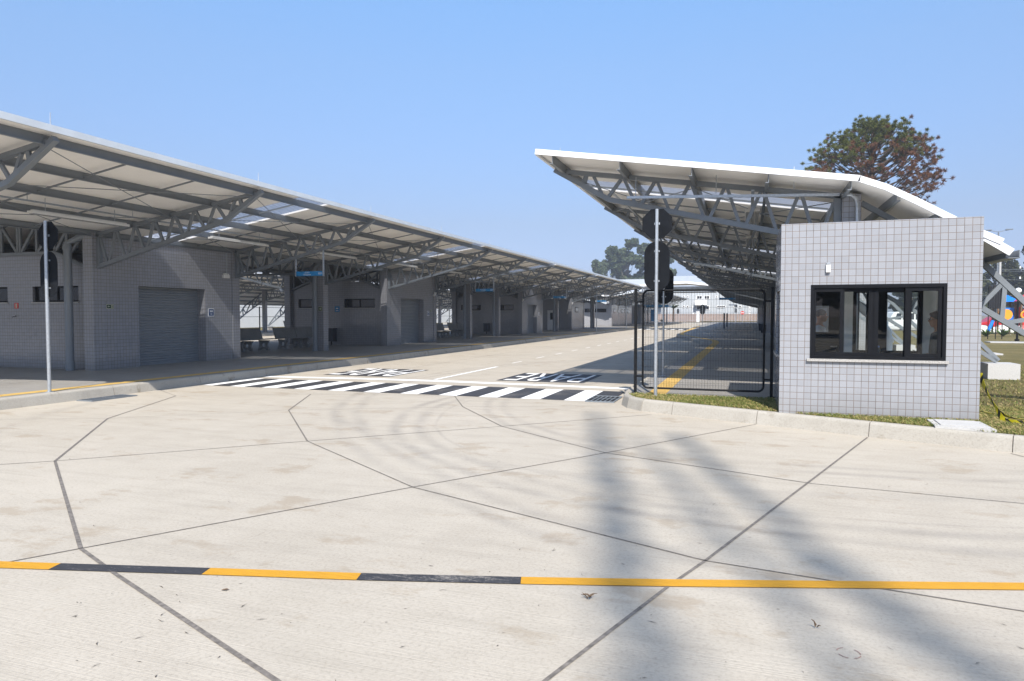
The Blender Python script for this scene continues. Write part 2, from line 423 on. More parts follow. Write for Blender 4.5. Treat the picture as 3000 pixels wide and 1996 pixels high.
# ------------------------------------------------------------------ mesh helpers
class MB:
    def __init__(self):
        self.v, self.f, self.mi, self.uv = [], [], [], None
        self.cur = 0

    def add(self, vs, fs):
        o = len(self.v)
        self.v += [tuple(p) for p in vs]
        for f in fs:
            self.f.append(tuple(i + o for i in f)); self.mi.append(self.cur)

    def box(self, x0, x1, y0, y1, z0, z1):
        self.add([(x0, y0, z0), (x1, y0, z0), (x1, y1, z0), (x0, y1, z0), (x0, y0, z1), (x1, y0, z1), (x1, y1, z1), (x0, y1, z1)],
                 [(0, 3, 2, 1), (4, 5, 6, 7), (0, 1, 5, 4), (1, 2, 6, 5), (2, 3, 7, 6), (3, 0, 4, 7)])
        return self

    def bar(self, a, b, w, h, up=(0, 0, 1)):
        a, b = Vector(a), Vector(b)
        d = (b - a).normalized(); up = Vector(up)
        if abs(d.dot(up)) > 0.98:
            up = Vector((1, 0, 0)) if abs(d.x) < .9 else Vector((0, 1, 0))
        s = d.cross(up).normalized() * (w / 2); u = s.cross(d).normalized() * (h / 2)
        vs = []
        for p in (a, b):
            vs += [p - s - u, p + s - u, p + s + u, p - s + u]
        self.add(vs, [(3, 2, 1, 0), (4, 5, 6, 7), (0, 1, 5, 4), (1, 2, 6, 5), (2, 3, 7, 6), (3, 0, 4, 7)])
        return self

    def tube(self, pts, r, n=10, caps=True):
        pts = [Vector(p) for p in pts]
        rs = r if isinstance(r, (list, tuple)) else [r] * len(pts)
        rings = []
        prev = None
        for i, p in enumerate(pts):
            d = (pts[min(i + 1, len(pts) - 1)] - pts[max(i - 1, 0)]).normalized()
            if prev is None:
                t = Vector((0, 0, 1)) if abs(d.z) < 0.9 else Vector((1, 0, 0))
                s = d.cross(t).normalized()
            else:
                s = (prev - d * prev.dot(d)).normalized()
            prev = s
            u = d.cross(s)
            rings.append([p + (s * math.cos(2 * math.pi * k / n) + u * math.sin(2 * math.pi * k / n)) * rs[i] for k in range(n)])
        vs = [q for rg in rings for q in rg]; fs = []
        for i in range(len(pts) - 1):
            for k in range(n):
                a = i * n + k; b = i * n + (k + 1) % n
                fs.append((a, b, b + n, a + n))
        if caps:
            fs.append(tuple(range(n - 1, -1, -1))); fs.append(tuple((len(pts) - 1) * n + k for k in range(n)))
        self.add(vs, fs)
        return self

    def poly(self, pts):
        self.add(pts, [tuple(range(len(pts)))])
        return self

    def prism(self, pts, d):
        """closed outline pts (3-D, planar) extruded by vector d"""
        n = len(pts); d = Vector(d)
        vs = [Vector(p) for p in pts] + [Vector(p) + d for p in pts]
        fs = [tuple(range(n - 1, -1, -1)), tuple(range(n, 2 * n))]
        fs += [(i, (i + 1) % n, (i + 1) % n + n, i + n) for i in range(n)]
        self.add(vs, fs)
        return self

    def ball(self, c, r, n=10, m=7, sc=(1, 1, 1), rot=None):
        vs = []; fs = []
        for i in range(m + 1):
            t = math.pi * i / m
            for k in range(n):
                a = 2 * math.pi * k / n
                q = Vector((math.sin(t) * math.cos(a) * sc[0], math.sin(t) * math.sin(a) * sc[1], math.cos(t) * sc[2])) * r
                if rot: q = rot @ q
                vs.append(Vector(c) + q)
        for i in range(m):
            for k in range(n):
                a = i * n + k; b = i * n + (k + 1) % n
                fs.append((a, a + n, b + n, b))
        self.add(vs, fs)
        return self

    def build(self, name, mats, parent=None, smooth=False, recalc=True):
        me = bpy.data.meshes.new(name)
        off = Vector((0, 0, 0))
        q = parent
        while q is not None:
            off += q.location; q = q.parent
        me.from_pydata([tuple(Vector(p) - off) for p in self.v], [], self.f)
        mats = mats if isinstance(mats, list) else [mats]
        for m in mats:
            me.materials.append(m)
        if len(mats) > 1:
            me.polygons.foreach_set("material_index", self.mi)
        if recalc:
            bm = bmesh.new(); bm.from_mesh(me)
            bmesh.ops.recalc_face_normals(bm, faces=bm.faces)
            bm.to_mesh(me); bm.free()
        if smooth:
            me.polygons.foreach_set("use_smooth", [True] * len(me.polygons))
            try:
                me.set_sharp_from_angle(angle=R(40))
            except Exception:
                pass
        o = bpy.data.objects.new(name, me)
        COL.objects.link(o)
        if parent is not None:
            o.parent = parent
        return o

def thing(name, label, cat, loc=(0, 0, 0), group=None):
    o = bpy.data.objects.new(name, None); COL.objects.link(o)
    o.empty_display_size = 0.2
    o.location = loc
    return tag(o, label, cat, group)

def tag(o, label, cat, group=None):
    o["label"] = label; o["category"] = cat; o["kind"] = "thing"
    if group: o["group"] = group
    return o

def struct(o, label=None):
    o["kind"] = "structure"
    if label: o["label"] = label
    return o

def stuff(o, label=None, cat=None):
    o["kind"] = "stuff"
    if label: o["label"] = label
    if cat: o["category"] = cat
    return o

def dup(root, loc, label=None, rz=0.0):
    c = root.copy(); COL.objects.link(c); c.location = loc
    c.rotation_euler = (0, 0, rz)
    if label: c["label"] = label
    for ch in list(root.children):
        d = ch.copy(); COL.objects.link(d); d.parent = c
        for g in list(ch.children):
            e = g.copy(); COL.objects.link(e); e.parent = d
    return c

ORD = ["first", "second", "third", "fourth", "fifth", "sixth", "seventh", "eighth", "ninth", "tenth", "eleventh", "twelfth", "thirteenth",
       "fourteenth", "fifteenth", "sixteenth", "seventeenth", "eighteenth", "nineteenth", "twentieth", "twenty-first", "twenty-second", "twenty-third", "twenty-fourth", "twenty-fifth"]

def sheet(name, pts, z, mat, parent=None):
    """flat sheet split by triangulation, outline xy"""
    bm = bmesh.new()
    vs = [bm.verts.new((x, y, z)) for x, y in pts]
    f = bm.faces.new(vs)
    bmesh.ops.triangulate(bm, faces=[f])
    bmesh.ops.recalc_face_normals(bm, faces=bm.faces)
    if sum(f.normal.z for f in bm.faces) < 0:
        bmesh.ops.reverse_faces(bm, faces=bm.faces)
    me = bpy.data.meshes.new(name); bm.to_mesh(me); bm.free()
    me.materials.append(mat)
    o = bpy.data.objects.new(name, me); COL.objects.link(o)
    if parent: o.parent = parent
    return o

def ribbon(mb, pts, w, z):
    """ribbon with mitred corners along xy polyline"""
    P = [Vector((p[0], p[1])) for p in pts]; n = len(P); ls = []; rs = []
    for i in range(n):
        a = (P[i] - P[i - 1]).normalized() if i > 0 else (P[1] - P[0]).normalized()
        b = (P[i + 1] - P[i]).normalized() if i < n - 1 else a
        t = (a + b).normalized(); nn = Vector((-t.y, t.x)); k = 1 / max(0.5, nn.dot(Vector((-a.y, a.x))))
        ls.append(P[i] + nn * w / 2 * k); rs.append(P[i] - nn * w / 2 * k)
    vs = [(p.x, p.y, z) for p in ls] + [(p.x, p.y, z) for p in rs]
    mb.add(vs, [(i + n, i + n + 1, i + 1, i) for i in range(n - 1)])

def text_mesh(body, size, align='CENTER', extrude=0.0):
    cu = bpy.data.curves.new("lettering", 'FONT')
    cu.body = body; cu.size = size; cu.align_x = align; cu.align_y = 'CENTER'; cu.extrude = extrude
    cu.resolution_u = 3
    o = bpy.data.objects.new("lettering", cu); COL.objects.link(o)
    dg = bpy.context.evaluated_depsgraph_get(); dg.update()
    me = bpy.data.meshes.new_from_object(o.evaluated_get(dg))
    bpy.data.objects.remove(o); bpy.data.curves.remove(cu)
    return me

def text_obj(body, size, mat, parent, loc, rot, align='CENTER', scale=(1, 1, 1), name="lettering", extrude=0.0):
    me = text_mesh(body, size, align, extrude)
    me.materials.clear(); me.materials.append(mat)
    o = bpy.data.objects.new(name, me); COL.objects.link(o)
    o.parent = parent; o.location = loc; o.rotation_euler = rot; o.scale = scale
    return o

def panel(u0, u1, z0, z1, t0, t1, axis, holes=(), ztop=None, knots=()):
    """wall slab with rectangular holes; axis 'x' = runs along x at y in t0..t1, 'y' = runs along y at x in t0..t1"""
    us = sorted({round(u, 5) for u in [u0, u1, *knots, *[h[0] for h in holes], *[h[1] for h in holes]] if u0 - 1e-6 <= u <= u1 + 1e-6})
    zs = sorted({round(z, 5) for z in [z0, z1, *[h[2] for h in holes], *[h[3] for h in holes]]})
    nu, nz = len(us) - 1, len(zs) - 1
    def solid(i, j):
        if i < 0 or j < 0 or i >= nu or j >= nz: return False
        cu, cz = (us[i] + us[i + 1]) / 2, (zs[j] + zs[j + 1]) / 2
        return not any(h[0] < cu < h[1] and h[2] < cz < h[3] for h in holes)
    mb = MB()
    def P(i, j, t):
        z = zs[j]
        if j == nz and ztop: z = ztop(us[i])
        return (us[i], t, z) if axis == 'x' else (t, us[i], z)
    idx = {}
    def V(i, j, s):
        k = (i, j, s)
        if k not in idx:
            idx[k] = len(mb.v); mb.v.append(P(i, j, (t0, t1)[s]))
        return idx[k]
    def F(*a):
        mb.f.append(a); mb.mi.append(0)
    for i in range(nu):
        for j in range(nz):
            if not solid(i, j): continue
            F(V(i, j, 0), V(i + 1, j, 0), V(i + 1, j + 1, 0), V(i, j + 1, 0))
            F(V(i, j, 1), V(i, j + 1, 1), V(i + 1, j + 1, 1), V(i + 1, j, 1))
            if not solid(i - 1, j): F(V(i, j, 0), V(i, j + 1, 0), V(i, j + 1, 1), V(i, j, 1))
            if not solid(i + 1, j): F(V(i + 1, j, 0), V(i + 1, j, 1), V(i + 1, j + 1, 1), V(i + 1, j + 1, 0))
            if not solid(i, j - 1): F(V(i, j, 0), V(i, j, 1), V(i + 1, j, 1), V(i + 1, j, 0))
            if not solid(i, j + 1): F(V(i, j + 1, 0), V(i + 1, j + 1, 0), V(i + 1, j + 1, 1), V(i, j + 1, 1))
    return mb

def join(mb, other):
    o = len(mb.v); mb.v += other.v
    for f in other.f:
        mb.f.append(tuple(i + o for i in f)); mb.mi.append(mb.cur)

PZ = 0.2      # platform and lawn level
SP = 5.24     # truss spacing
def TY(k): return 8.56 + SP * k

# ================================================================== SETTING
g = sheet("ground", [(-1200, -600), (1200, -600), (1200, 1500), (-1200, 1500)], -0.03, M['soil']); struct(g, "dry earth beyond the station")
road = sheet("road", [(-60, -60), (60, -60), (60, 160), (-60, 160)], 0.0, M['road']); struct(road, "pale concrete bus road with sawn joints")

# joints in the slabs
jm = MB()
J = [([(-2.05, 2.58), (-3.87, 3.31), (-4.57, 3.61)], .030), ([(-4.57, 3.61), (-7.60, 5.71)], .030), ([(-7.60, 5.71), (-9.91, 8.36)], .028), ([(-9.91, 8.36), (-11.32, 11.17)], .022), ([(-2.05, 2.58), (0.6, 1.45)], .03),
     ([(-8.2, -2.4), (-4.81, 3.21), (-4.57, 3.61), (-3.11, 5.99), (-1.64, 8.27), (0.13, 11.2)], .015),
     ([(-12.4, 2.0), (-8.01, 5.37), (-7.60, 5.71), (-5.59, 7.73), (-3.53, 9.73), (-1.54, 11.72)], .014),
     ([(-8.84, 12.36), (-7.72, 10.14), (-5.59, 7.73)], .022), ([(-5.59, 7.73), (-3.11, 5.99), (-0.26, 4.84)], .016), ([(-0.26, 4.84), (1.51, 4.60), (6, 4.1)], .014),
     ([(-5.81, 13.1), (-4.97, 11.58), (-3.53, 9.73)], .02), ([(-3.53, 9.73), (-1.64, 8.27), (0.63, 7.43)], .014), ([(0.63, 7.43), (2.37, 7.26), (7, 6.9)], .012),
     ([(-1.4, 0.9), (-0.87, 2.99), (-0.45, 4.31), (-0.26, 4.84), (0.59, 7.45), (1.58, 10.5)], .024),
     ([(-12.5, 7.3), (-11.48, 7.71), (-9.91, 8.36), (-7.72, 10.14), (-4.97, 11.58), (-2.4, 12.6)], .009), ([(3.06, 9.85), (3.9, 8.0), (4.6, 4.2)], .016),
     ([(-12.5, 11.9), (-11.32, 11.17)], .01), ([(-11.32, 11.17), (-8.84, 12.36), (-5.81, 13.1)], .008),
     ([(-5.05, 16.2), (-5.05, 75)], .014), ([(-10.2, 16.2), (-10.2, 78)], .014)]
for yy in [22, 27.5, 33, 38.5, 44, 49.5, 55, 60.5, 66, 71.5]:
    J.append(([(-12.5, yy), (-2.5 if yy < 40 else -5.6, yy)], .012))
for pts, w in J:
    ribbon(jm, pts, w, 0.004)
struct(jm.build("expansion_joint", M['joint'], road, recalc=False), "dark sawn joints between the concrete slabs")

# painted markings
wm, bm_, ym = MB(), MB(), MB()
def rect(mb, x0, x1, y0, y1, z=0.004): mb.poly([(x0, y0, z), (x1, y0, z), (x1, y1, z), (x0, y1, z)])
rect(wm, -12.45, -2.62, 13.12, 15.0, 0.004)
x = -12.15
while x < -2.7:
    rect(bm_, x, min(x + .49, -2.40), 13.12 + rnd.uniform(-.015, .015), 15.0 + rnd.uniform(-.015, .015), 0.008)
    x += .912
struct(wm.build("zebra_crossing_ground", M['white_paint'], road, recalc=False)); struct(bm_.build("zebra_crossing_bars", M['black_paint'], road, recalc=False))
wm = MB()
wm.poly([(-12.5, 15.36, .004), (-9.9, 15.66, .004), (-7.5, 15.74, .004), (-2.6, 15.52, .004), (-2.58, 15.84, .004), (-7.5, 16.10, .004), (-10, 15.97, .004), (-12.55, 15.66, .004)])
rect(wm, -7.80, -7.68, 16.2, 20.9, .008)
for i in range(16):
    rect(wm, -7.86, -7.80, 22.65 + 2.86 * i, 23.75 + 2.86 * i)
struct(wm.build("stop_line", M['white_paint'], road, recalc=False), "white stop line and dashed lane line")
bm2 = MB()
rect(bm2, -11.40, -9.27, 16.52, 19.0); rect(bm2, -6.17, -3.86, 16.55, 19.0)
struct(bm2.build("lettering_ground", M['black_paint'], road, recalc=False), "black ground panels under the PARE lettering")
for cx in (-10.335, -5.015):
    o = text_obj("PARE", 1.0, M['white_paint'], road, (0, 0, 0), (0, 0, math.pi), name="stop_lettering")
    bb = [Vector(c) for c in o.bound_box]
    w_, h_ = max(p.x for p in bb) - min(p.x for p in bb), max(p.y for p in bb) - min(p.y for p in bb)
    mx, my = (max(p.x for p in bb) + min(p.x for p in bb)) / 2, (max(p.y for p in bb) + min(p.y for p in bb)) / 2
    sx, sy = 2.02 / w_, 2.2 / h_
    o.scale = (sx, sy, 1); o.location = (cx + mx * sx, 17.77 + my * sy, 0.009)
    struct(o, "white PARE lettering painted upside down on the lane")
# curved yellow and black line close to the camera
def lin(a, b, t): return (a[0] + (b[0] - a[0]) * t, a[1] + (b[1] - a[1]) * t)
YL = [(-9.0, 2.05), (-6.2, 2.83), (-4.4, 3.285), (-3.37, 3.55), (-2.365, 3.80), (-1.352, 4.082), (-0.44, 4.355), (1.65, 5.02), (5, 6.15), (9, 7.6)]
ya, yb = MB(), MB()
ribbon(ya, YL[0:3], .115, .0065); ribbon(ya, YL[3:5], .115, .0065); ribbon(ya, YL[5:], .115, .0065)
ribbon(yb, YL[2:4], .115, .0065); ribbon(yb, YL[4:6], .115, .0065)
struct(ya.build("yellow_line", M['yellow_paint'], road, recalc=False), "yellow edge line across the foreground"); struct(yb.build("black_line", M['black_paint'], road, recalc=False), "black lengths of the edge line")
# far crossing
wz = MB()
for i in range(7): rect(wz, -12.2 + i * .92, -11.75 + i * .92, 79.5, 83)
struct(wz.build("far_crossing", M['white_paint'], road, recalc=False))
bz = MB()
for i in range(7): rect(bz, -11.75 + i * .92, -11.28 + i * .92, 79.5, 83)
struct(bz.build("far_crossing_bars", M['black_paint'], road, recalc=False))
# red survey ring
rr = MB()
pts = [(0.497 + .055 * math.cos(a), 3.735 + .055 * math.sin(a)) for a in [i * 2 * math.pi / 26 for i in range(27)]]
for q in (0, 8, 15, 21): ribbon(rr, pts[q:q + 5], .005, .004)
struct(rr.build("survey_ring", M['chalk'], road, recalc=False), "small red ring chalked on the concrete")

# ------------------------------------------------------------------ kerbs and platforms
def kerb_mesh(path, name, stone=1.6, lift=0.0):
    """path: bottom outer edge, solid on the LEFT of travel direction"""
    mb = MB()
    P = [Vector((p[0], p[1])) for p in path]
    # resample
    out = [P[0]]; 
    for a, b in zip(P[:-1], P[1:]):
        n = max(1, int((b - a).length / stone + .5))
        for i in range(1, n + 1): out.append(a.lerp(b, i / n))
    n = len(out); nor = []
    for i in range(n):
        a = (out[i] - out[i - 1]).normalized() if i else (out[1] - out[0]).normalized()
        b = (out[i + 1] - out[i]).normalized() if i < n - 1 else a
        t = (a + b).normalized(); nor.append(Vector((-t.y, t.x)))
    prof = [(0, -0.02), (.045, .165), (.055, .185), (.075, PZ + .002 + lift), (.17, PZ + .002 + lift), (.17, -.02)]
    for i in range(n - 1):
        a, b = out[i], out[i + 1]; d = (b - a).normalized() * 0.006
        vs = []
        for p, nn, s in ((a, nor[i], 1), (b, nor[i + 1], -1)):
            q = p + d * s
            vs += [(q.x + nn.x * o, q.y + nn.y * o, z) for o, z in prof]
        m = len(prof)
        fs = [(k, (k + 1) % m, (k + 1) % m + m, k + m) for k in range(m)] + [tuple(range(m)), tuple(range(2 * m - 1, m - 1, -1))]
        mb.add(vs, fs)
    # mortar core a little behind the faces
    mb.cur = 1
    prof2 = [(.012, -.02), (.056, .16), (.085, PZ - .008 + lift), (.165, PZ - .008 + lift)]
    m = len(prof2); vs = []; fs = []
    for p, nn in zip(out, nor): vs += [(p.x + nn.x * o, p.y + nn.y * o, z) for o, z in prof2]
    for i in range(n - 1):
        for k in range(m - 1): fs.append((i * m + k, i * m + k + 1, (i + 1) * m + k + 1, (i + 1) * m + k))
    mb.add(vs, fs)
    return struct(mb.build(name, [M['kerb'], M['joint']]))

IK = -12.58
kerb_mesh([(IK, -6), (IK, 150)], "island_kerb", 2.4)
WK = -26.52
kerb_mesh([(WK, 150), (WK, 2)], "island_far_kerb", 2.4)
RK = [(-7.2, 150), (-6.9, 110), (-6.6, 92), (-5.9, 68), (-5.6, 60), (-5.45, 56), (-5.2, 53.2), (-4.6, 50.5), (-2.9, 42.3), (-2.5, 40.6), (-2.36, 38.5), (-2.36, 14.4), (-2.34, 13.5), (-2.26, 12.85), (-2.08, 12.42), (-1.78, 12.1), (-1.22, 11.83)]
RK2 = [(-1.22, 11.83), (0.13, 11.22), (1.60, 10.56), (3.10, 9.93), (7.5, 8.0), (16, 4.3), (34, -3.6)]
kerb_mesh(RK, "platform_kerb", 2.0)
kerb_mesh(RK2, "lawn_kerb", 1.62)
LKX = -36.74
kerb_mesh([(LKX, 2), (LKX, 140)], "far_platform_kerb", 2.4)

def inset(path, d):
    P = [Vector(p) for p in path]; o = []
    for i in range(len(P)):
        a = (P[i] - P[i - 1]).normalized() if i else (P[1] - P[0]).normalized()
        b = (P[i + 1] - P[i]).normalized() if i < len(P) - 1 else a
        t = (a + b).normalized(); o.append((P[i].x - t.y * d, P[i].y + t.x * d))
    return o
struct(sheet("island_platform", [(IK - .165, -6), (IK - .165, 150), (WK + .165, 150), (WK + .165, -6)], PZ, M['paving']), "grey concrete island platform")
rin = inset(RK, .165); r2 = inset(RK2, .165)
plat = [p for p in rin if p[1] > 13.0]
pm = MB(); pe = plat + [(plat[-1][0], 13.02)]
for (xa, ya_), (xb, yb_) in zip(pe[:-1], pe[1:]): pm.poly([(xb, yb_, PZ), (2.15, yb_, PZ), (2.15, ya_, PZ), (xa, ya_, PZ)])
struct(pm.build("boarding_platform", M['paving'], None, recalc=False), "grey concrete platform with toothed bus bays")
low = [p for p in rin if p[1] <= 13.0]
lawn = sheet("lawn", [(plat[-1][0], 13.015)] + low + r2[1:] + [(70, -18), (70, 74), (2.155, 74), (2.155, 13.015)], PZ - .004, M['lawn']); struct(lawn, "mown lawn of dry and green grass")
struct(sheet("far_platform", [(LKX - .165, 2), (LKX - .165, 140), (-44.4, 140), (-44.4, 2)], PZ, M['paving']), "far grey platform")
struct(sheet("far_verge", [(-44.41, 2), (-44.41, 140), (-56, 140), (-56, 2)], PZ + .02, M['lawn']), "dry grass verge below the white wall")
struct(sheet("car_park", [(2.2, 74.05), (90, 74.05), (90, 100), (2.2, 100)], 0.012, M['asphalt']), "asphalt car park")
struct(sheet("end_verge", [(-11.0, 168), (40, 168), (40, 180), (-11.0, 180)], 0.15, M['lawn']), "grass verge at the end of the road")
struct(sheet("park_ground", [(2.2, 100.05), (160, 100.05), (160, 175), (2.2, 175)], 0.02, M['lawn']), "grass beyond the car park")
# tactile strips
tm = MB(); rect(tm, -13.24, -12.93, -4, 148, PZ + .004)
struct(tm.build("tactile_strip", M['tactile'], None, recalc=False), "yellow tactile strip along the island edge")
tm = MB()
ribbon(tm, [(-1.63, 13.05), (-1.63, 38.5), (-1.85, 41.5), (-2.2, 43.0), (-4.7, 53.0), (-5.0, 55.5), (-5.2, 60), (-5.5, 68), (-6.1, 92)], .34, PZ + .004)
struct(tm.build("tactile_path", M['tactile'], None, recalc=False), "yellow tactile path down the right platform")
# movement joints on the platforms
jm = MB()
for k in range(0, 24):
    rect(jm, -26.3, -12.95, TY(k) - .006, TY(k) + .006, PZ + .003)
    if k > 1: rect(jm, -1.44, 2.1, TY(k) - 2.6, TY(k) - 2.59, PZ + .003)
rect(jm, -15.2, -15.188, 0, 140, PZ + .003)
struct(jm.build("platform_joint", M['joint'], None, recalc=False))

# ================================================================== CANOPIES
def rtop(a): return 4.005 + .1555 * a          # roof top over the wing
T_ = [4.74, 4.12, 3.46, 2.80, 2.14, 1.48, .82]
def wing_truss(xc, s, y):
    mb = MB()
    P = lambda a, z: (xc + s * a, y, z)
    tz = lambda a: 3.835 + .1525 * a
    def lz(a): return 2.99 + (a - .15) * (1.04 / 4.27) if a <= 4.42 else 4.03 + (a - 4.42) * (.64 / 1.1)
    mb.bar(P(.17, tz(.17)), P(5.42, tz(5.42)), .10, .09)
    mb.bar(P(.17, lz(.15)), P(4.42, 4.03), .11, .10)
    mb.bar(P(4.40, 4.02), P(5.56, 4.70), .108, .10)
    mb.bar(P(.22, 2.97), P(.22, tz(.2)), .10, .12)
    for i, a in enumerate(T_):
        b = a - (.22 if i else .17)
        mb.bar(P(a, tz(a) - .04), P(b, lz(b) + .04), .062, .055, (0, 1, 0))
        if i + 1 < len(T_):
            mb.bar(P(b - .13, lz(b - .13) + .04), P(T_[i + 1] + .06, tz(T_[i + 1]) - .04), .066, .055, (0, 1, 0))
    mb.bar(P(.5, lz(.5) + .04), P(.28, 3.75), .066, .055, (0, 1, 0))
    mb.bar(P(4.95, lz(4.95)), P(4.90, tz(4.9) - .03), .09, .05, (0, 1, 0))
    return mb

def inner_truss(x0, x1, y):
    mb = MB(); m = (x0 + x1) / 2; h = (x1 - x0) / 2
    tz = lambda x: 4.36 - abs(x - m) * (.52 / h)
    lz = lambda x: min(3.42, 2.97 + (h - abs(x - m) - .15) * .36)
    for s in (-1, 1):
        e = m + s * (h - .17)
        mb.bar((e, y, tz(e)), (m, y, tz(m)), .10, .09)
        k = m + s * (h - 1.4)
        mb.bar((e, y, lz(e)), (k, y, 3.42), .10, .09)
        mb.bar((k, y, 3.42), (m, y, 3.42), .098, .088)
        xs = [m + s * q for q in (h - .3, h - .95, h - 1.4, h - 2.1, .05)]
        for i, x in enumerate(xs):
            mb.bar((x, y, lz(x)), (x, y, tz(x)), .08, .055, (0, 1, 0))
            if i + 1 < len(xs): mb.bar((xs[i + 1], y, lz(xs[i + 1])), (x, y, tz(x)), .08, .055, (0, 1, 0))
    return mb

def stay_truss(xc, s, y):
    """raking back stay that runs down to the footing; s=-1 means it runs to +x for the right canopy"""
    mb = MB(); P = lambda a, z: (xc + s * a, y, z)
    up = [(.17, 3.72), (1.2, 3.06), (2.1, 2.56), (3.88, .62)]
    lo = [(.17, 2.97), (2.1, 1.80), (3.84, .60)]
    for A in (up, lo):
        for a, b in zip(A[:-1], A[1:]): mb.bar(P(*a), P(*b), .09, .09)
    for a, b in [((.6, 2.72), (.62, 3.45)), ((.62, 3.40), (1.3, 2.30)), ((1.3, 2.30), (1.35, 2.97)), ((1.45, 2.9), (2.05, 1.85)), ((2.05, 1.85), (2.40, 2.28)), ((2.40, 2.22), (2.37, 1.62)), ((2.45, 1.57), (2.95, 1.66)), ((2.95, 1.2), (2.97, 1.6))]:
        mb.bar(P(*a), P(*b), .07, .07, (0, 1, 0))
    return mb

SKY0, SKYP, SKYW = 15.35, 12.2, 1.3
def strips(y0, y1):
    """roof lengths and skylight lengths between y0 and y1"""
    roof, sk = [], []; y = y0
    k = math.ceil((y0 - SKY0) / SKYP)
    while SKY0 + k * SKYP < y1 - 1.5:
        a = SKY0 + k * SKYP
        roof.append((y, a)); sk.append((a, a + SKYW)); y = a + SKYW; k += 1
    roof.append((y, y1))
    return roof, sk

def slab_profile(mb, prof, ya, yb, t):
    """prof list of (x,z) top line; slab of thickness t from ya to yb"""
    n = len(prof)
    vs = [(x, ya, z) for x, z in prof] + [(x, ya, z - t) for x, z in prof] + [(x, yb, z) for x, z in prof] + [(x, yb, z - t) for x, z in prof]
    fs = []
    for i in range(n - 1):
        fs += [(i, i + 1, 2 * n + i + 1, 2 * n + i), (n + i, 3 * n + i, 3 * n + i + 1, n + i + 1), (i, n + i, n + i + 1, i + 1), (2 * n + i, 2 * n + i + 1, 3 * n + i + 1, 3 * n + i)]
    fs += [(0, 2 * n, 3 * n, n), (n - 1, 2 * n - 1, 4 * n - 1, 3 * n - 1)]
    mb.add(vs, fs)

def corrugated(prof, ya, yb):
    mb = MB(); ys = []; p = .13; y = ya
    seq = [(0, 0), (.045, 0), (.065, .035), (.11, .035)]
    while y < yb - .02:
        for o, h in seq:
            if y + o <= yb: ys.append((y + o, h))
        y += p
    ys.append((yb, 0))
    n = len(prof)
    vs = [(x, yy, z - .03 + h) for yy, h in ys for x, z in prof]
    fs = [(i * n + k, i * n + k + 1, (i + 1) * n + k + 1, (i + 1) * n + k) for i in range(len(ys) - 1) for k in range(n - 1)]
    mb.add(vs, fs)
    return mb

PUR = [.12, 1.42, 2.72, 4.02, 5.32]
def canopy_wing(root, xc, s, y0, y1, ks, rods=True, edge='flashing'):
    prof = [(xc + s * a, rtop(a)) for a in (-.02, 2.8, 5.60)]
    roof, sk = strips(y0, y1)
    mb = MB()
    for a, b in roof: slab_profile(mb, prof, a, b, .05)
    mb.build("roof_sheet", M['soffit'], root)
    for a, b in sk:
        corrugated([(xc + s * q, rtop(q)) for q in (.02, 5.57)], a - .01, b + .01).build("skylight", M['skylight'], root, recalc=False)
    # seams under the sheets
    fm = MB()
    e = xc + s * 5.63
    fm.bar((e, y0 - .03, rtop(5.63) - .045), (e, y1 + .03, rtop(5.63) - .045), .05, .115)
    for yy in (y0 - .035, y1 + .035):
        fm.bar((xc, yy, rtop(0) - .038), (xc + s * 5.65, yy, rtop(5.65) - .038), .05, .10)
    fm.build("fascia", M[edge], root)
    for a in PUR:
        pm = MB(); x = xc + s * a; z = rtop(a) - .055
        pm.box(min(x, x + s * .012), max(x, x + s * .012), y0 + .02, y1 - .02, z - .16, z)
        pm.box(min(x, x + s * .06), max(x, x + s * .06), y0 + .02, y1 - .02, z - .172, z - .16)
        pm.build("purlin", M['steel'], root)
    br = MB()
    for k in [k for k in ks[:-1] if k < 14]:
        for q in (1 / 3, 2 / 3):
            y = TY(k) + SP * q
            br.bar((xc + s * .2, y, rtop(.2) - .15), (xc + s * 5.3, y, rtop(5.3) - .15), .03, .03)
        if k < 14:
            ya, yb = TY(k), TY(k + 1)
            for a0, a1 in ((.2, 2.75), (2.75, 5.35)):
                br.tube([(xc + s * a0, ya, rtop(a0) - .27), (xc + s * a1, yb, rtop(a1) - .27)], .009, 5)
                br.tube([(xc + s * a1, ya, rtop(a1) - .27), (xc + s * a0, yb, rtop(a0) - .27)], .009, 5)
    if ks[0] < 14: br.build("bracing", M['steel'], root)
    first = None
    for k in ks:
        if first is None:
            first = wing_truss(xc, s, TY(k)).build("truss", M['steel'], root)
            base_y = TY(k)
        else:
            c = first.copy(); COL.objects.link(c); c.location = (0, TY(k) - base_y, 0)
    if rods:
        rod = None
        for k in ks[:16]:
            if rod is None:
                rm = MB(); x = xc + s * 5.45; rm.tube([(x, TY(k), rtop(5.45)), (x, TY(k), rtop(5.45) + .30)], [.012, .006], 6)
                rod = rm.build("lightning_rod", M['galv'], root)
            else:
                c = rod.copy(); COL.objects.link(c); c.location = (0, TY(k) - base_y, 0)

def column_mesh(x, y, top, h=.17):
    mb = MB(); mb.box(x - h, x + h, y - h, y + h, PZ, top); return mb

def copy_along(o, y0, ks):
    for k in ks:
        c = o.copy(); COL.objects.link(c); c.location = Vector(o.location) + Vector((0, TY(k) - y0, 0))

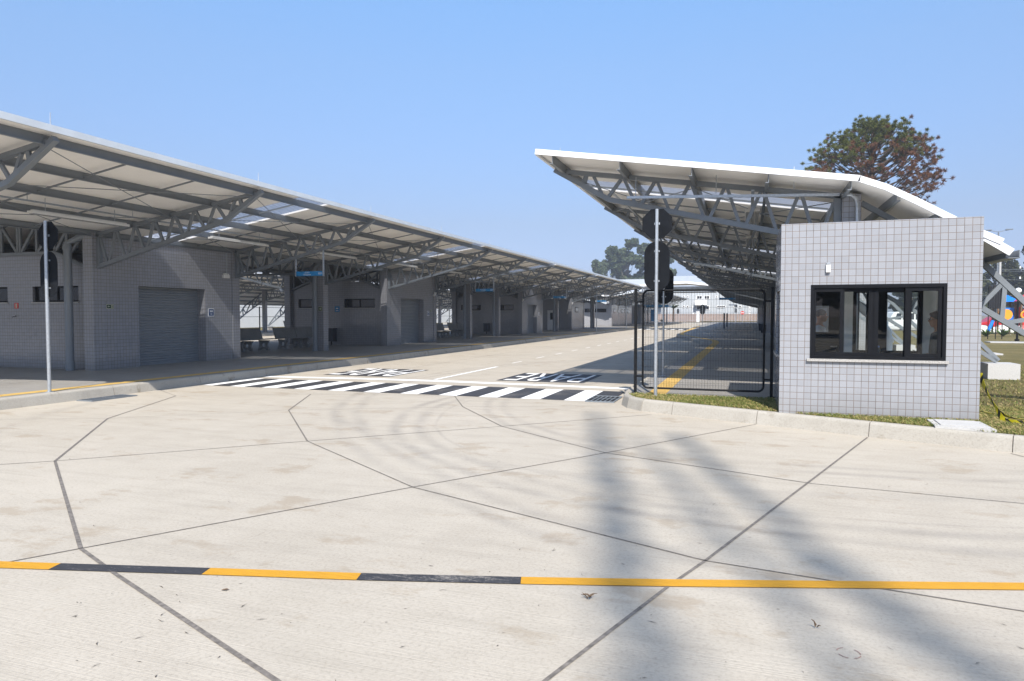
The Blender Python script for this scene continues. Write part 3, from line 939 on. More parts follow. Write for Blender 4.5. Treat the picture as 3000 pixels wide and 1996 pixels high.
XA, XB = -16.75, -22.35
KS = list(range(0, 14))
isl = thing("island_canopy", "long grey steel canopy with trusses over the left island platform and its tiled kiosks", "canopy", (-19.55, 7.5, PZ))
canopy_wing(isl, XA, 1, 7.5, 77.6, KS)
canopy_wing(isl, XB, -1, 7.5, 77.6, KS, False)
roof, sk = strips(7.5, 77.6)
mb = MB()
midp = [(XB + .02, 4.0), ((XA + XB) / 2, 4.56), (XA - .02, 4.0)]
for a, b in roof: slab_profile(mb, midp, a, b, .05)
for a, b in sk: slab_profile(mb, midp, a, b, .05)
mb.build("ridge_roof", M['soffit'], isl)
gm = MB()
for x in (XA, XB): gm.box(x - .15, x + .15, 7.55, 77.5, 3.84, 3.96)
gm.build("gutter", M['steel'], isl)
it = inner_truss(XB, XA, TY(0)).build("inner_truss", M['steel'], isl)
copy_along(it, TY(0), KS[1:])
for x in (XA, XB):
    c0 = column_mesh(x, TY(0), 3.9).build("column", M['tile'], isl); copy_along(c0, TY(0), KS[1:])
def downpipe(x, y, px, py):
    mb = MB()
    mb.tube([(x, y, 3.86), (px + (x - px) * .55, py + (y - py) * .55, 3.80), (px, py, 3.62), (px, py, PZ)], .105, 14)
    mb.tube([(px, py, 3.45), (px, py, 3.57)], .118, 14); mb.tube([(px, py, PZ), (px, py, PZ + .24)], .118, 14)
    return mb
for k, dx, dy in ((1, -.56, -.30), (3, -.16, -.30), (5, .0, .0), (6, -.16, -.30), (7, -.16, -.30), (10, -.16, -.3), (13, -.16, -.3)):
    if k == 5: continue
    downpipe(XA, TY(k), XA + dx, TY(k) + dy).build("downpipe", M['pipe'], isl, smooth=True)
tr = MB(); tr.bar((-14.45, 8, 4.12), (-14.45, 77, 4.12), .06, .03)
for k in KS[:-1]:
    for q in (.35, .85): tr.tube([(-14.45, TY(k) + q * SP, 4.12), (-14.45, TY(k) + q * SP, 4.30)], .008, 5)
tr.build("cable_tray", M['galv'], isl)

KS2 = list(range(15, 25))
isl2 = thing("island_canopy", "far stretch of the island canopy beyond the cross roof", "canopy", (-19.55, 84.5, PZ))
canopy_wing(isl2, XA, 1, 84.5, 137, KS2, False)
mb = MB()
roof, sk = strips(84.5, 137)
slab_profile(mb, midp, 84.5, 137, .05); mb.build("ridge_roof", M['soffit'], isl2)
c0 = column_mesh(XA, TY(15), 3.9).build("column", M['tile'], isl2); copy_along(c0, TY(15), KS2[1:])

def side_canopy(name, label, xc, s, y0, y1, ks, loc):
    root = thing(name, label, "canopy", loc)
    canopy_wing(root, xc, s, y0, y1, ks, True, 'fascia')
    # curved down back roof
    back = [(0.02, 4.008), (-.39, 3.84), (-.85, 3.58), (-1.36, 3.27), (-1.78, 3.02), (-2.03, 2.89)]
    mb = MB()
    roof, sk = strips(y0, y1)
    slab_profile(mb, [(xc + s * a, z) for a, z in back], y0, y1, .045)
    slab_profile(mb, [(xc + s * a, z) for a, z in [(-1.78, 2.955), (-2.14, 2.70)]], y0 + .02, y1, .04)
    mb.build("back_roof", M['soffit'], root)
    fm = MB()
    for (a, z), (b, w) in zip(back[:-1], back[1:]): fm.bar((xc + s * a, y0 - .035, z - .04), (xc + s * b, y0 - .035, w - .04), .05, .10)
    fm.bar((xc - s * 1.80, y0 - .02, 2.93), (xc - s * 2.16, y0 - .02, 2.68), .05, .12)
    fm.build("end_flashing", M['fascia'], root)
    pm = MB()
    for a in (.55, 1.15, 1.72):
        z = {.55: 3.66, 1.15: 3.32, 1.72: 2.98}[a]
        pm.bar((xc - s * a, y0 + .02, z), (xc - s * a, y1 - .02, z), .012, .15); pm.bar((xc - s * a - s * .03, y0 + .02, z - .08), (xc - s * a - s * .03, y1 - .02, z - .08), .06, .012)
    pm.build("back_purlin", M['steel'], root)
    gm = MB()
    gm.bar((xc - s * 2.2, y0 + .05, 2.60), (xc - s * 2.2, y1, 2.60), .2, .012); gm.bar((xc - s * 2.29, y0 + .05, 2.66), (xc - s * 2.29, y1, 2.66), .012, .12); gm.bar((xc - s * 2.11, y0 + .05, 2.66), (xc - s * 2.11, y1, 2.66), .012, .12)
    gm.build("gutter", M['steel'], root)
    st = stay_truss(xc, -s, TY(ks[0])).build("back_stay", M['steel'], root); copy_along(st, TY(ks[0]), ks[1:])
    ft = MB(); x = xc - s * 3.9; ft.box(x - .32, x + .32, TY(ks[0]) - .35, TY(ks[0]) + .35, PZ - .1, .56)
    f = ft.build("footing", M['pale_cast'], root); copy_along(f, TY(ks[0]), ks[1:])
    c0 = column_mesh(xc, TY(ks[0]), 3.86, .155).build("column", M['tile'], root); copy_along(c0, TY(ks[0]), ks[1:])
    return root
rc = side_canopy("side_canopy", "single sided grey steel canopy behind the tiled guard booth on the right", 1.73, -1, 12.75, 137, list(range(1, 25)), (1.73, 13.8, PZ))
lc = side_canopy("side_canopy", "single sided canopy on the far left platform seen through the gaps between kiosks", -40.85, 1, 7.5, 110, list(range(0, 19)), (-40.85, 8.56, PZ))
# galvanised channel in front of the first truss and conduit on the column
cm = MB(); cm.bar((-2.27, 13.42, 3.99), (1.5, 13.42, 3.83), .045, .05)
for x in (-2.1, -.6, .75): cm.tube([(x, 13.42, 3.97), (x, 13.45, 4.38)], .008, 5)
cm.build("cable_channel", M['galv'], rc)
cm = MB(); cm.tube([(1.55, 13.5, 3.84), (1.70, 13.5, 3.83), (1.78, 13.5, 3.76), (1.80, 13.5, 3.62), (1.80, 13.5, PZ)], .035, 10); cm.build("conduit", M['galv'], rc, smooth=True)
# white rain pipe raking down the second stay
cm = MB(); cm.tube([(2.05, 19.6, 2.5), (3.25, 19.6, 1.42), (3.36, 19.6, 1.28), (3.38, 19.6, 1.1), (3.38, 19.6, PZ)], .10, 14); cm.tube([(3.38, 19.6, 1.0), (3.38, 19.6, 1.1)], .13, 14); cm.box(3.1, 3.75, 19.3, 19.9, PZ - .05, .36)
cm.build("rain_pipe", M['white_pipe'], rc, smooth=True)
# tall cable box lighting rails on the right canopy
tr = MB(); tr.bar((.05, 13.6, 4.02), (.05, 100, 4.02), .06, .03); tr.bar((-2.9, 15, 4.42), (-2.9, 100, 4.42), .05, .03); tr.build("cable_tray", M['galv'], rc)

# cross roof over the lane
cr = thing("cross_roof", "white edged roof spanning the bus lane far down the station", "canopy", (-7.5, 78.5, 0))
mb = MB(); slab_profile(mb, [(-12.0, 4.95), (-9.5, 5.28), (-6.5, 5.30), (-3.6, 4.95)], 78.5, 84.3, .06); mb.build("roof_sheet", M['soffit'], cr)
fm = MB()
for a, b in zip([(-12.0, 4.97), (-9.5, 5.30), (-6.5, 5.32)], [(-9.5, 5.30), (-6.5, 5.32), (-3.6, 4.97)]):
    fm.bar((a[0], 78.45, a[1]), (b[0], 78.45, b[1]), .06, .24)
fm.build("fascia", M['fascia'], cr)
tm_ = MB()
tm_.bar((-12, 79, 4.85), (-3.6, 79, 4.85), .1, .1); tm_.bar((-12, 79, 4.35), (-3.6, 79, 4.35), .1, .1)
for i in range(14):
    x = -12 + i * .6; tm_.bar((x, 79, 4.35), (x + .3, 79, 4.85), .07, .07, (0, 1, 0)); tm_.bar((x + .3, 79, 4.85), (x + .6, 79, 4.35), .07, .07, (0, 1, 0))
t0 = tm_.build("truss", M['galv'], cr)
for i in (1, 2):
    c = t0.copy(); COL.objects.link(c); c.location = (0, 2.4 * i, 0)

# ================================================================== KIOSKS
def roller(x, y0, y1, z0, z1, parent):
    mb = MB(); p = .078; pts = []
    z = z0
    while z < z1 - .01:
        pts += [(0.0, z), (.016, z + p * .22), (.018, z + p * .6), (.004, z + p * .92)]; z += p
    pts.append((0, z1)); n = len(pts)
    vs = [(x + o, y0, zz) for o, zz in pts] + [(x + o, y1, zz) for o, zz in pts]
    mb.add(vs, [(i, i + 1, n + i + 1, n + i) for i in range(n - 1)])
    mb.box(x - .01, x + .03, y0, y1, z0 + .001, z0 + .07)
    return mb.build("roller_door", M['roller'], parent, recalc=False)

def window_x(parent, x0, x1, y, z0, z1, depth=.1, n=2, name="window"):
    """window in a wall that runs along x; outer face at y"""
    mb = MB(); t = .045
    mb.box(x0, x1, y + depth - .03, y + depth + .03, z1 - t, z1); mb.box(x0, x1, y + depth - .03, y + depth + .03, z0, z0 + t)
    for i in range(n + 1):
        xx = x0 + (x1 - x0 - t) * i / n
        mb.box(xx, xx + t, y + depth - .03, y + depth + .03, z0 + t, z1 - t)
    w = mb.build(name, M['alu'], parent)
    p = MB(); p.box(x0 + .01, x1 - .01, y + depth - .004, y + depth + .004, z0 + .01, z1 - .01); p.build("pane", M['dark_glass'], w)
    s = MB(); s.box(x0 - .03, x1 + .03, y - .03, y + depth - .03, z0 - .035, z0 - .002); s.build("sill", M['granite'], w)
    return w

def ztop_front(x):
    m = (XA + XB) / 2; h = (XA - XB) / 2
    return min(3.38, 2.90 + (h - abs(x - m) - .15) * .36)

def kiosk(k0, k1, label, door=True, wins=True, group="tiled kiosks under the island canopy", extra=None):
    y0, y1 = TY(k0), TY(k1)
    r = thing("tiled_kiosk", label, "kiosk", (XA, y0, PZ), group)
    holes = [(-21.8, -20.1, 2.06, 2.50), (-19.1, -17.35, 2.06, 2.50)] if wins else []
    panel(XB + .17, XA - .17, PZ, 3.38, y0 + .02, y0 + .17, 'x', holes, ztop_front, [(XA + XB) / 2 - 1.4, (XA + XB) / 2 + 1.4, XA - .6, XB + .6]).build("front_wall", M['tile'], r)
    panel(XB + .17, XA - .17, PZ, 3.38, y1 - .17, y1 - .02, 'x', [], ztop_front, [(XA + XB) / 2 - 1.4, (XA + XB) / 2 + 1.4]).build("rear_wall", M['tile'], r)
    dh = [(y0 + 1.30, y0 + 3.86, PZ, 2.53)] if door else []
    panel(y0 + .17, y1 - .17, PZ, 3.80, XA + .01, XA + .14, 'y', dh).build("side_wall", M['tile'], r)
    panel(y0 + .17, y1 - .17, PZ, 3.80, XB - .14, XB - .01, 'y').build("far_wall", M['tile'], r)
    if door:
        rv = MB(); rv.box(XA - .22, XA + .01, y0 + 1.10, y0 + 1.30, PZ, 2.6); rv.box(XA - .22, XA + .01, y0 + 3.86, y0 + 4.05, PZ, 2.6); rv.box(XA - .22, XA + .01, y0 + 1.30, y0 + 3.86, 2.53, 2.7)
        rv.build("reveal", M['tile'], r)
        roller(XA - .19, y0 + 1.30, y0 + 3.86, PZ, 2.50, r)
    sl = MB(); sl.box(XB + .0, XA - .0, y0 + .17, y1 - .17, 2.80, 2.92); sl.build("light_block_slab", M['ceil'], r)  # unseen slab added to keep the kiosk interior dark
    if wins:
        for a, b, c, d in holes: window_x(r, a, b, y0 + .02, c, d)
    return r

kiosk(1, 2, "nearest tiled kiosk with a wide roller door, left foreground under the canopy")
kiosk(4, 5, "second tiled kiosk with a roller door, behind the first pair of concrete benches")
kiosk(8, 9, "third tiled kiosk with a narrow looking roller door, just before the white door")
b4 = kiosk(11, 12, "tiled kiosk with a white door in its front wall", False, False)
b5 = kiosk(15, 18, "long tiled kiosk with small windows far down the island", False, False)
b6 = kiosk(20, 23, "farthest tiled kiosk on the island, beyond the long one", False, False)
# white door of the fourth kiosk
d = MB(); d.box(-19.12, -18.18, TY(11) - .05, TY(11) + .018, PZ, 2.16); dr = d.build("door", M['white'], b4)
p = MB(); p.box(-18.83, -18.47, TY(11) - .058, TY(11) - .052, 1.22, 1.92); p.build("notice", M['signback'], dr)
h = MB(); h.tube([(-18.27, TY(11) - .06, 1.16), (-18.27, TY(11) - .12, 1.16), (-18.39, TY(11) - .12, 1.16)], .012, 6); h.build("handle", M['chrome'], dr)
for r_, ys in ((b4, [67.6]), (b5, [TY(15) + 1.2, TY(15) + 4.2, TY(15) + 7.0, TY(15) + 9.5, TY(15) + 12]), (b6, [TY(20) + 2, TY(20) + 6])):
    for y in ys:
        w = MB(); w.box(XA + .12, XA + .155, y, y + 1.3, 1.95, 2.5); wo_ = w.build("window", M['alu'], r_)
        p = MB(); p.box(XA + .157, XA + .165, y + .08, y + 1.22, 2.03, 2.42); p.build("pane", M['dark_glass'], wo_)
w = MB(); w.box(-21.6, -17.3, TY(15) - .03, TY(15) + .015, 2.05, 2.5); w.build("window", M['dark_glass'], b5)

# tiled kiosk on the right platform, seen through the booth
rk = thing("tiled_kiosk", "tiled kiosk standing on the right lawn, seen through the guard booth windows", "kiosk", (3.3, 31, PZ))
panel(1.92, 4.75, PZ, 3.05, 30.9, 31.05, 'x').build("front_wall", M['tile'], rk)
panel(31.05, 36.0, PZ, 3.05, 4.60, 4.75, 'y').build("side_wall", M['tile'], rk)
panel(31.05, 36.0, PZ, 3.05, 1.92, 2.05, 'y').build("platform_wall", M['tile'], rk)
mb = MB(); mb.box(2.05, 4.60, 31.05, 36, 2.8, 2.95); mb.build("roof_slab", M['ceil'], rk)

# ================================================================== LIGHTS, SIGNS AND FITTINGS ON THE CANOPIES
def batten(x, y, z, label, group, rootname="batten_light", w=.085):
    r = thing(rootname, label, "ceiling light", (x, y, z), group)
    mb = MB(); mb.box(x - w, x + w, y, y + 2.45, z, z + .055); mb.box(x - w * .55, x + w * .55, y + .05, y + 2.4, z + .055, z + .085); mb.build("housing", M['light_body'], r)
    mb = MB()
    for q in (-.62, .0, .62): mb.box(x + q * w - w * .22, x + q * w + w * .22, y + .04, y + 2.41, z - .012, z - .001)
    mb.build("louvre", M['lens'], r)
    for q in (.35, 2.1):
        mb = MB(); mb.tube([(x, y + q, z + .085), (x, y + q, z + .42)], .007, 5); mb.build("hanger", M['galv'], r)
    return r
bl0 = batten(-14.7, 10.62, 3.90, "white batten light nearest the camera, hung above the octagonal sign on the left", "batten lights along the island canopy")
for i in range(1, 13):
    dup(bl0, (-14.7, 10.62 + SP * i, 3.90), f"{ORD[i]} white batten light in the row under the island canopy, counted from the camera")
bl1 = batten(.05, 15.2, 3.86, "nearest louvred light near the columns of the right canopy, beside the booth edge", "louvred lights under the right canopy", w=.15)
for i in range(1, 9):
    dup(bl1, (.05, 15.2 + SP * i, 3.86), f"{ORD[i]} louvred light in the row beside the columns of the right canopy")
bl2 = batten(-2.9, 19.6, 4.26, "nearest louvred light close to the outer edge of the right canopy, behind the octagonal sign", "louvred lights along the edge of the right canopy", w=.15)
for i in range(1, 9):
    dup(bl2, (-2.9, 19.6 + SP * i, 4.26), f"{ORD[i]} louvred light in the row near the outer edge of the right canopy")

def hang_sign(k, label, lines, code, xl=-14.12, xr=-13.10, top=3.80, zb=2.975, zt=3.125, group="blue stop signs hanging from the island canopy"):
    y = TY(k)
    r = thing("hanging_sign", label, "sign", ((xl + xr) / 2, y, zb), group)
    mb = MB()
    mb.box(xl - .035, xl - .001, y - .02, y + .02, zb - .01, top); mb.build("hanger", M['galv'], r)
    mb = MB(); mb.box(xr + .001, xr + .045, y - .02, y + .02, zb - .01, top + .12); mb.build("hanger", M['galv'], r)
    mb = MB(); mb.box(xl, xr, y - .015, y + .015, zb, zt); mb.build("sign_plate", M['blue_sign'], r)
    zc = (zt - zb) / 2
    if len(lines) == 2:
        text_obj(lines[0], .066, M['sign_white'], r, (-.08, -.0165, zc + .036), (R(90), 0, 0)); text_obj(lines[1], .066, M['sign_white'], r, (-.08, -.0165, zc - .032), (R(90), 0, 0))
    else:
        text_obj(lines[0], .06, M['sign_white'], r, (-.05, -.0165, zc), (R(90), 0, 0))
    text_obj(code, .095, M['sign_white'], r, ((xr - xl) / 2 - .02, -.0165, zc), (R(90), 0, 0), 'RIGHT')
    return r
hang_sign(2, "blue hanging sign reading Urano Guadalupe E01", ["Urano/", "Guadalupe"], "E01")
hang_sign(5, "blue hanging sign reading E03, second from the camera over the island", ["Monte Pinus/", "Guadalupe"], "E03")
hang_sign(8, "blue hanging sign in front of the white door kiosk", ["Guadalupe"], "E05")
hang_sign(11, "blue hanging sign fourth from the camera over the island", ["Guadalupe"], "E07")
hang_sign(17, "farthest blue hanging sign, just left of the gate post", ["Guadalupe"], "E09")
hang_sign(10, "bright blue hanging sign under the far part of the right canopy", ["Guadalupe"], "D05", -2.35, -1.05, 3.9, 2.98, 3.16, "blue stop signs under the right canopy")
for k, xl, lb in ((7, -32.2, "blue hanging sign under the island's far wing, left in the first gap"), (8, -36.6, "blue hanging sign on the far left canopy, seen low in the first gap"), (10, -36.5, "small bright blue hanging sign at the right edge of the first gap")):
    hang_sign(k, lb, ["Guadalupe"], "F01", xl, xl + 1.5, 3.8, 2.95, 3.15, "blue stop signs seen through the first gap")

# wall plaques
def plaque_side(x, y, z, w, h, mat, label, name="plaque", cat="sign", border=True):
    r = thing(name, label, cat, (x, y, z))
    mb = MB(); mb.box(x, x + .008, y - w / 2, y + w / 2, z - h / 2, z + h / 2); mb.build("plate", M['white'] if border else mat, r)
    if border:
        mb = MB(); mb.box(x + .008, x + .011, y - w * .42, y + w * .42, z - h * .42, z + h * .42); mb.build("face", mat, r)
    mk = MB()
    for i, q in enumerate((.20, .08, -.20)):
        ww = w * (.28, .26, .18)[i]
        mk.box(x + .0115, x + .0135, y - ww, y + ww, z + q * h - .035 * h, z + q * h + .035 * h)
    mk.build("writing", M['sign_white'], r)
    return r
XF = XA + .142
plaque_side(XF, 17.9, 1.78, .26, .26, M['blue_dark'], "small blue notice with white border, right of the nearest roller door")
plaque_side(XF, TY(4) + 4.4, 1.78, .26, .26, M['blue_dark'], "small blue notice beside the second kiosk's roller door")
plaque_side(XF, TY(8) + 4.4, 1.78, .26, .26, M['blue_dark'], "small blue notice beside the third kiosk's roller door")
def exit_sign(x, y, z, label, side=True):
    r = thing("exit_sign", label, "sign", (x, y, z))
    mb = MB()
    if side:
        mb.box(x, x + .008, y - .11, y + .11, z - .06, z + .06); mb.build("plate", M['cream'], r)
        mb = MB(); mb.box(x + .008, x + .011, y - .10, y + .10, z - .05, z + .05); mb.build("face", M['green_dark'], r)
        mb = MB()
        mb.box(x + .011, x + .0135, y - .075, y - .005, z - .008, z + .008)
        mb.add([(x + .0125, y - .085, z), (x + .0125, y - .05, z + .028), (x + .0125, y - .05, z - .028)], [(0, 1, 2)])
        mb.box(x + .011, x + .0135, y + .028, y + .085, z - .04, z + .04)
        mb.build("arrow", M['cream'], r)
        mb = MB(); mb.box(x + .0135, x + .0145, y + .045, y + .065, z - .03, z + .03); mb.build("figure", M['green_dark'], r)
    else:
        mb.box(x - .09, x + .09, y - .008, y, z - .09, z + .09); mb.build("plate", M['cream'], r)
        mb = MB(); mb.box(x - .075, x + .075, y - .011, y - .008, z - .075, z + .075); mb.build("face", M['green_dark'], r)
        mb = MB(); mb.box(x - .03, x + .05, y - .0135, y - .011, z - .045, z + .045); mb.build("arrow", M['cream'], r)
    return r
exit_sign(XF, 14.06 + .1, 1.93, "small dark exit sign with a left arrow on the nearest kiosk wall")
exit_sign(XA + .02, TY(3) - .172, 1.95, "small square exit sign on the free standing tiled column", False)
exit_sign(XF, TY(5) - .5, 1.93, "small dark exit sign at the right end of the second kiosk wall")
# red fire point plaque and tap on the front wall of the nearest kiosk
r = thing("fire_plaque", "small red fire extinguisher plaque on the nearest kiosk's front wall", "sign", (-19.75, TY(1) + .02, 1.96))
mb = MB(); mb.box(-19.83, -19.67, TY(1) + .012, TY(1) + .02, 1.88, 2.04); mb.build("plate", M['red'], r)
mb = MB(); mb.box(-19.775, -19.725, TY(1) + .008, TY(1) + .012, 1.90, 2.02); mb.build("symbol", M['cream'], r)
r = thing("wall_tap", "small chrome wall tap below the red plaque", "tap", (-19.78, TY(1) + .02, 1.66))
mb = MB(); mb.tube([(-19.78, TY(1) + .02, 1.66), (-19.78, TY(1) - .07, 1.66), (-19.78, TY(1) - .09, 1.62)], .012, 8); mb.build("spout", M['chrome'], r); mb = MB(); mb.box(-19.82, -19.74, TY(1) - .035, TY(1) - .02, 1.675, 1.69); mb.build("handle", M['chrome'], r)
# emergency light with its conduit
r = thing("emergency_light", "small white emergency light with conduit at the right end of the nearest kiosk wall", "emergency light", (XF, 18.55, 3.0))
mb = MB(); mb.box(XF, XF + .09, 18.42, 18.68, 2.93, 3.03); mb.build("housing", M['light_body'], r)
mb = MB(); mb.box(XF + .0, XF + .08, 18.46, 18.56, 3.031, 3.09); mb.box(XF, XF + .08, 18.58, 18.66, 3.031, 3.08); mb.build("lamp", M['lamp_lens'], r)
mb = MB(); mb.tube([(XF + .012, 18.62, 3.08), (XF + .012, 18.62, 3.78)], .012, 6); mb.build("conduit", M['galv'], r)
def camera_fit(x, y, z, label):
    r = thing("security_camera", label, "security camera", (x, y, z))
    mb = MB(); mb.box(x - .06, x + .06, y - .06, y + .02, z, z + .10); mb.build("bracket", M['light_body'], r)
    mb = MB(); mb.tube([(x, y - .02, z - .03), (x + .03, y - .26, z - .08)], .05, 10); mb.build("body", M['light_body'], r, smooth=True)
for k, lb in ((5, "white security camera at the corner of the second kiosk"), (8, "white security camera on the third kiosk's corner"), (11, "white security camera on the white door kiosk")):
    camera_fit(XA + .25, TY(k) - .15, 2.86, lb)
camera_fit(-14.0, TY(3) + 1.0, 3.86, "white security camera under the canopy at the end of a cable tray")
# blue square sign, lock box and bin on the second kiosk's front
y = TY(4) + .02
r = thing("wall_notice", "blue square notice on the second kiosk's dark front wall", "sign", (-19.5, y, 1.99)); mb = MB(); mb.box(-19.64, -19.36, y - .01, y, 1.85, 2.13); mb.build("plate", M['blue_sign'], r); mb = MB(); mb.box(-19.56, -19.44, y - .013, y - .010, 2.0, 2.05); mb.box(-19.57, -19.43, y - .013, y - .010, 1.91, 1.93); mb.build("writing", M['sign_white'], r)
def bin_(x, y, label):
    r = thing("litter_bin", label, "bin", (x, y, PZ), "navy litter bins against the kiosk fronts")
    mb = MB(); mb.box(x - .20, x + .20, y - .17, y + .17, PZ + .18, PZ + .78); mb.build("body", M['bin'], r)
    mb = MB(); mb.box(x - .215, x + .215, y - .185, y + .185, PZ + .78, PZ + .84); mb.build("lid", M['bin'], r)
    mb = MB(); mb.tube([(x, y, PZ), (x, y, PZ + .18)], .035, 8); mb.build("post", M['blackmetal'], r)
bin_(-19.68, TY(4) - .25, "navy litter bin against the second kiosk's front wall"); bin_(-19.5, TY(8) - .25, "navy litter bin against the third kiosk's front wall")

# ================================================================== BENCHES
def leg_profile():
    bm = bmesh.new()
    out = [(-.27, 0), (-.16, 0), (-.12, .045), (-.04, .075), (.04, .075), (.12, .045), (.16, 0), (.27, 0), (.255, .10), (.20, .19), (.195, .26), (.25, .36), (.30, .42), (-.24, .42), (-.20, .30), (-.20, .22), (-.235, .12)]
    inn = [(.0 + .095 * math.cos(a), .215 + .095 * math.sin(a)) for a in [i * 2 * math.pi / 16 for i in range(16)]]
    es = []
    for loop in (out, inn):
        vs = [bm.verts.new((x, 0, z)) for x, z in loop]
        es += [bm.edges.new((vs[i], vs[(i + 1) % len(vs)])) for i in range(len(vs))]
    bmesh.ops.triangle_fill(bm, use_beauty=True, edges=es)
    # drop triangles inside the hole
    kill = [f for f in bm.faces if (Vector((f.calc_center_median().x, f.calc_center_median().z)) - Vector((0, .215))).length < .088]
    bmesh.ops.delete(bm, geom=kill, context='FACES_ONLY')
    r = bmesh.ops.extrude_face_region(bm, geom=bm.faces[:])
    bmesh.ops.translate(bm, vec=(0, .09, 0), verts=[v for v in r['geom'] if isinstance(v, bmesh.types.BMVert)])
    bmesh.ops.recalc_face_normals(bm, faces=bm.faces)
    me = bpy.data.meshes.new("leg"); bm.to_mesh(me); bm.free(); me.materials.append(M['cast'])
    return me
LEG = leg_profile()
def bench(label, group):
    """double concrete bench 3 m long along y, facing +x"""
    r = thing("concrete_bench", label, "bench", (0, 0, 0), group)
    for y0 in (0.0, 1.52):
        mb = MB(); mb.prism([(-.30, y0, .42), (.34, y0, .455), (.34, y0, .505), (-.30, y0, .47)], (0, 1.48, 0)); mb.build("seat", M['cast'], r)
        mb = MB(); mb.prism([(-.27, y0 + .02, .475), (-.21, y0 + .02, .475), (-.36, y0 + .02, .93), (-.42, y0 + .02, .93)], (0, 1.44, 0)); mb.build("backrest", M['cast'], r)
        for q in (.18, 1.2):
            o = bpy.data.objects.new("leg", LEG); COL.objects.link(o); o.parent = r; o.location = (0, y0 + q, 0)
    return r
bg_ = "concrete benches on the platforms"
bn = bench("concrete bench in the first gap, half hidden behind the nearest kiosk", bg_); bn.location = (-19.55, 21.3, PZ)
dup(bn, (-19.45, 25.0, PZ), "concrete bench in the first gap, nearer the free standing column")
dup(bn, (-19.3, 39.4, PZ), "concrete bench in the second gap, left one beside the second kiosk")
dup(bn, (-19.3, 43.2, PZ), "concrete bench in the second gap, right one before the third kiosk")
dup(bn, (-41.6, 54.5, PZ), "lone concrete bench on the far left platform, seen through the first gap")
dup(bn, (-41.4, 95.0, PZ), "lone concrete bench on the far left platform, seen through the second gap")

# ================================================================== GUARD BOOTH
BX0, BX1, BY0, BY1, BZ1 = .46, 3.09, 11.2, 13.2, 3.075
bo = thing("guard_booth", "pale grey tiled guard booth with a wide black framed window", "guard booth", (1.775, 12.2, PZ))
WX0, WX1, WZ0, WZ1 = .885, 2.665, 1.045, 2.15
panel(BX0, BX1, PZ - .06, BZ1, BY0, BY0 + .15, 'x', [(WX0, WX1, WZ0, WZ1)]).build("front_wall", M['tile'], bo)
DX0, DX1 = .72, 1.53
panel(BX0, BX1, PZ - .06, BZ1, BY1 - .15, BY1, 'x', [(1.70, 2.76, 1.02, 2.14), (DX0, DX1, PZ + .02, 2.16)]).build("rear_wall", M['tile'], bo)
panel(BY0 + .15, BY1 - .15, PZ - .06, BZ1, BX0, BX0 + .15, 'y', [(11.55, 12.75, 1.08, 2.08)]).build("side_wall", M['tile'], bo)
panel(BY0 + .15, BY1 - .15, PZ - .06, BZ1, BX1 - .13, BX1, 'y').build("right_wall", M['tile'], bo)
# inner plaster lining, a few millimetres inside
ix0, ix1, iy0, iy1 = BX0 + .155, BX1 - .135, BY0 + .155, BY1 - .155
panel(ix0, ix1, PZ + .1, 2.62, iy0, iy0 + .01, 'x', [(WX0, WX1, WZ0, WZ1)]).build("lining", M['plaster'], bo)
panel(ix0, ix1, PZ + .1, 2.62, iy1 - .01, iy1, 'x', [(1.70, 2.76, 1.02, 2.14), (DX0, DX1, PZ + .1, 2.16)]).build("lining", M['plaster'], bo)
panel(iy0 + .01, iy1 - .01, PZ + .1, 2.62, ix0, ix0 + .01, 'y', [(11.55, 12.75, 1.08, 2.08)]).build("lining", M['plaster'], bo)
panel(iy0 + .01, iy1 - .01, PZ + .1, 2.62, ix1 - .01, ix1, 'y').build("lining", M['plaster'], bo)
mb = MB(); mb.box(ix0, ix1, iy0, iy1, 2.62, 2.74); mb.build("roof_slab", M['ceil'], bo)
mb = MB(); mb.box(ix0, ix1, iy0, iy1, PZ - .05, PZ + .1); mb.build("floor_slab", M['cast'], bo)
mb = MB(); mb.box(ix0 + .55, ix1 - .012, iy0 + .012, iy0 + .50, .985, 1.02); mb.box(2.2, 2.24, iy0 + .05, iy0 + .45, PZ + .1, .985); mb.build("counter", M['white'], bo)
mb = MB(); mb.box(WX0 - .045, WX1 + .03, BY0 - .045, BY0 + .03, WZ0 - .04, WZ0 - .002); mb.build("sill", M['granite'], bo)
# front window: outer frame, four sashes
fw = MB(); y0, y1 = BY0 - .012, BY0 + .10
fw.box(WX0, WX1, y0, y1, WZ1 - .05, WZ1); fw.box(WX0, WX1, y0, y1, WZ0, WZ0 + .045)
fw.box(WX0, WX0 + .045, y0, y1, WZ0 + .045, WZ1 - .05); fw.box(WX1 - .045, WX1, y0, y1, WZ0 + .045, WZ1 - .05)
win = fw.build("window", M['alu'], bo)
px = lambda p: WX0 + (p - 398) * .001424
for a, b, g0, g1, lay in ((432, 722, 452, 682, 0), (700, 1003, 722, 954, 1), (1000, 1300, 1045, 1279, 1), (1283, 1606, 1336, 1574, 0)):
    ys = BY0 + (.006 if lay == 0 else .052)
    A, B_, G0, G1 = px(a), px(b), px(g0), px(g1); za, zb = WZ0 + .046, WZ1 - .051
    s = MB(); s.box(A, G0, ys, ys + .034, za, zb); s.box(G1, B_, ys, ys + .034, za, zb); s.box(G0, G1, ys, ys + .034, zb - .055, zb); s.box(G0, G1, ys, ys + .034, za, za + .05)
    so = s.build("sash", M['alu'], win)
    p = MB(); p.box(G0 - .005, G1 + .005, ys + .014, ys + .019, za + .045, zb - .05); p.build("pane", M['glass'], win)
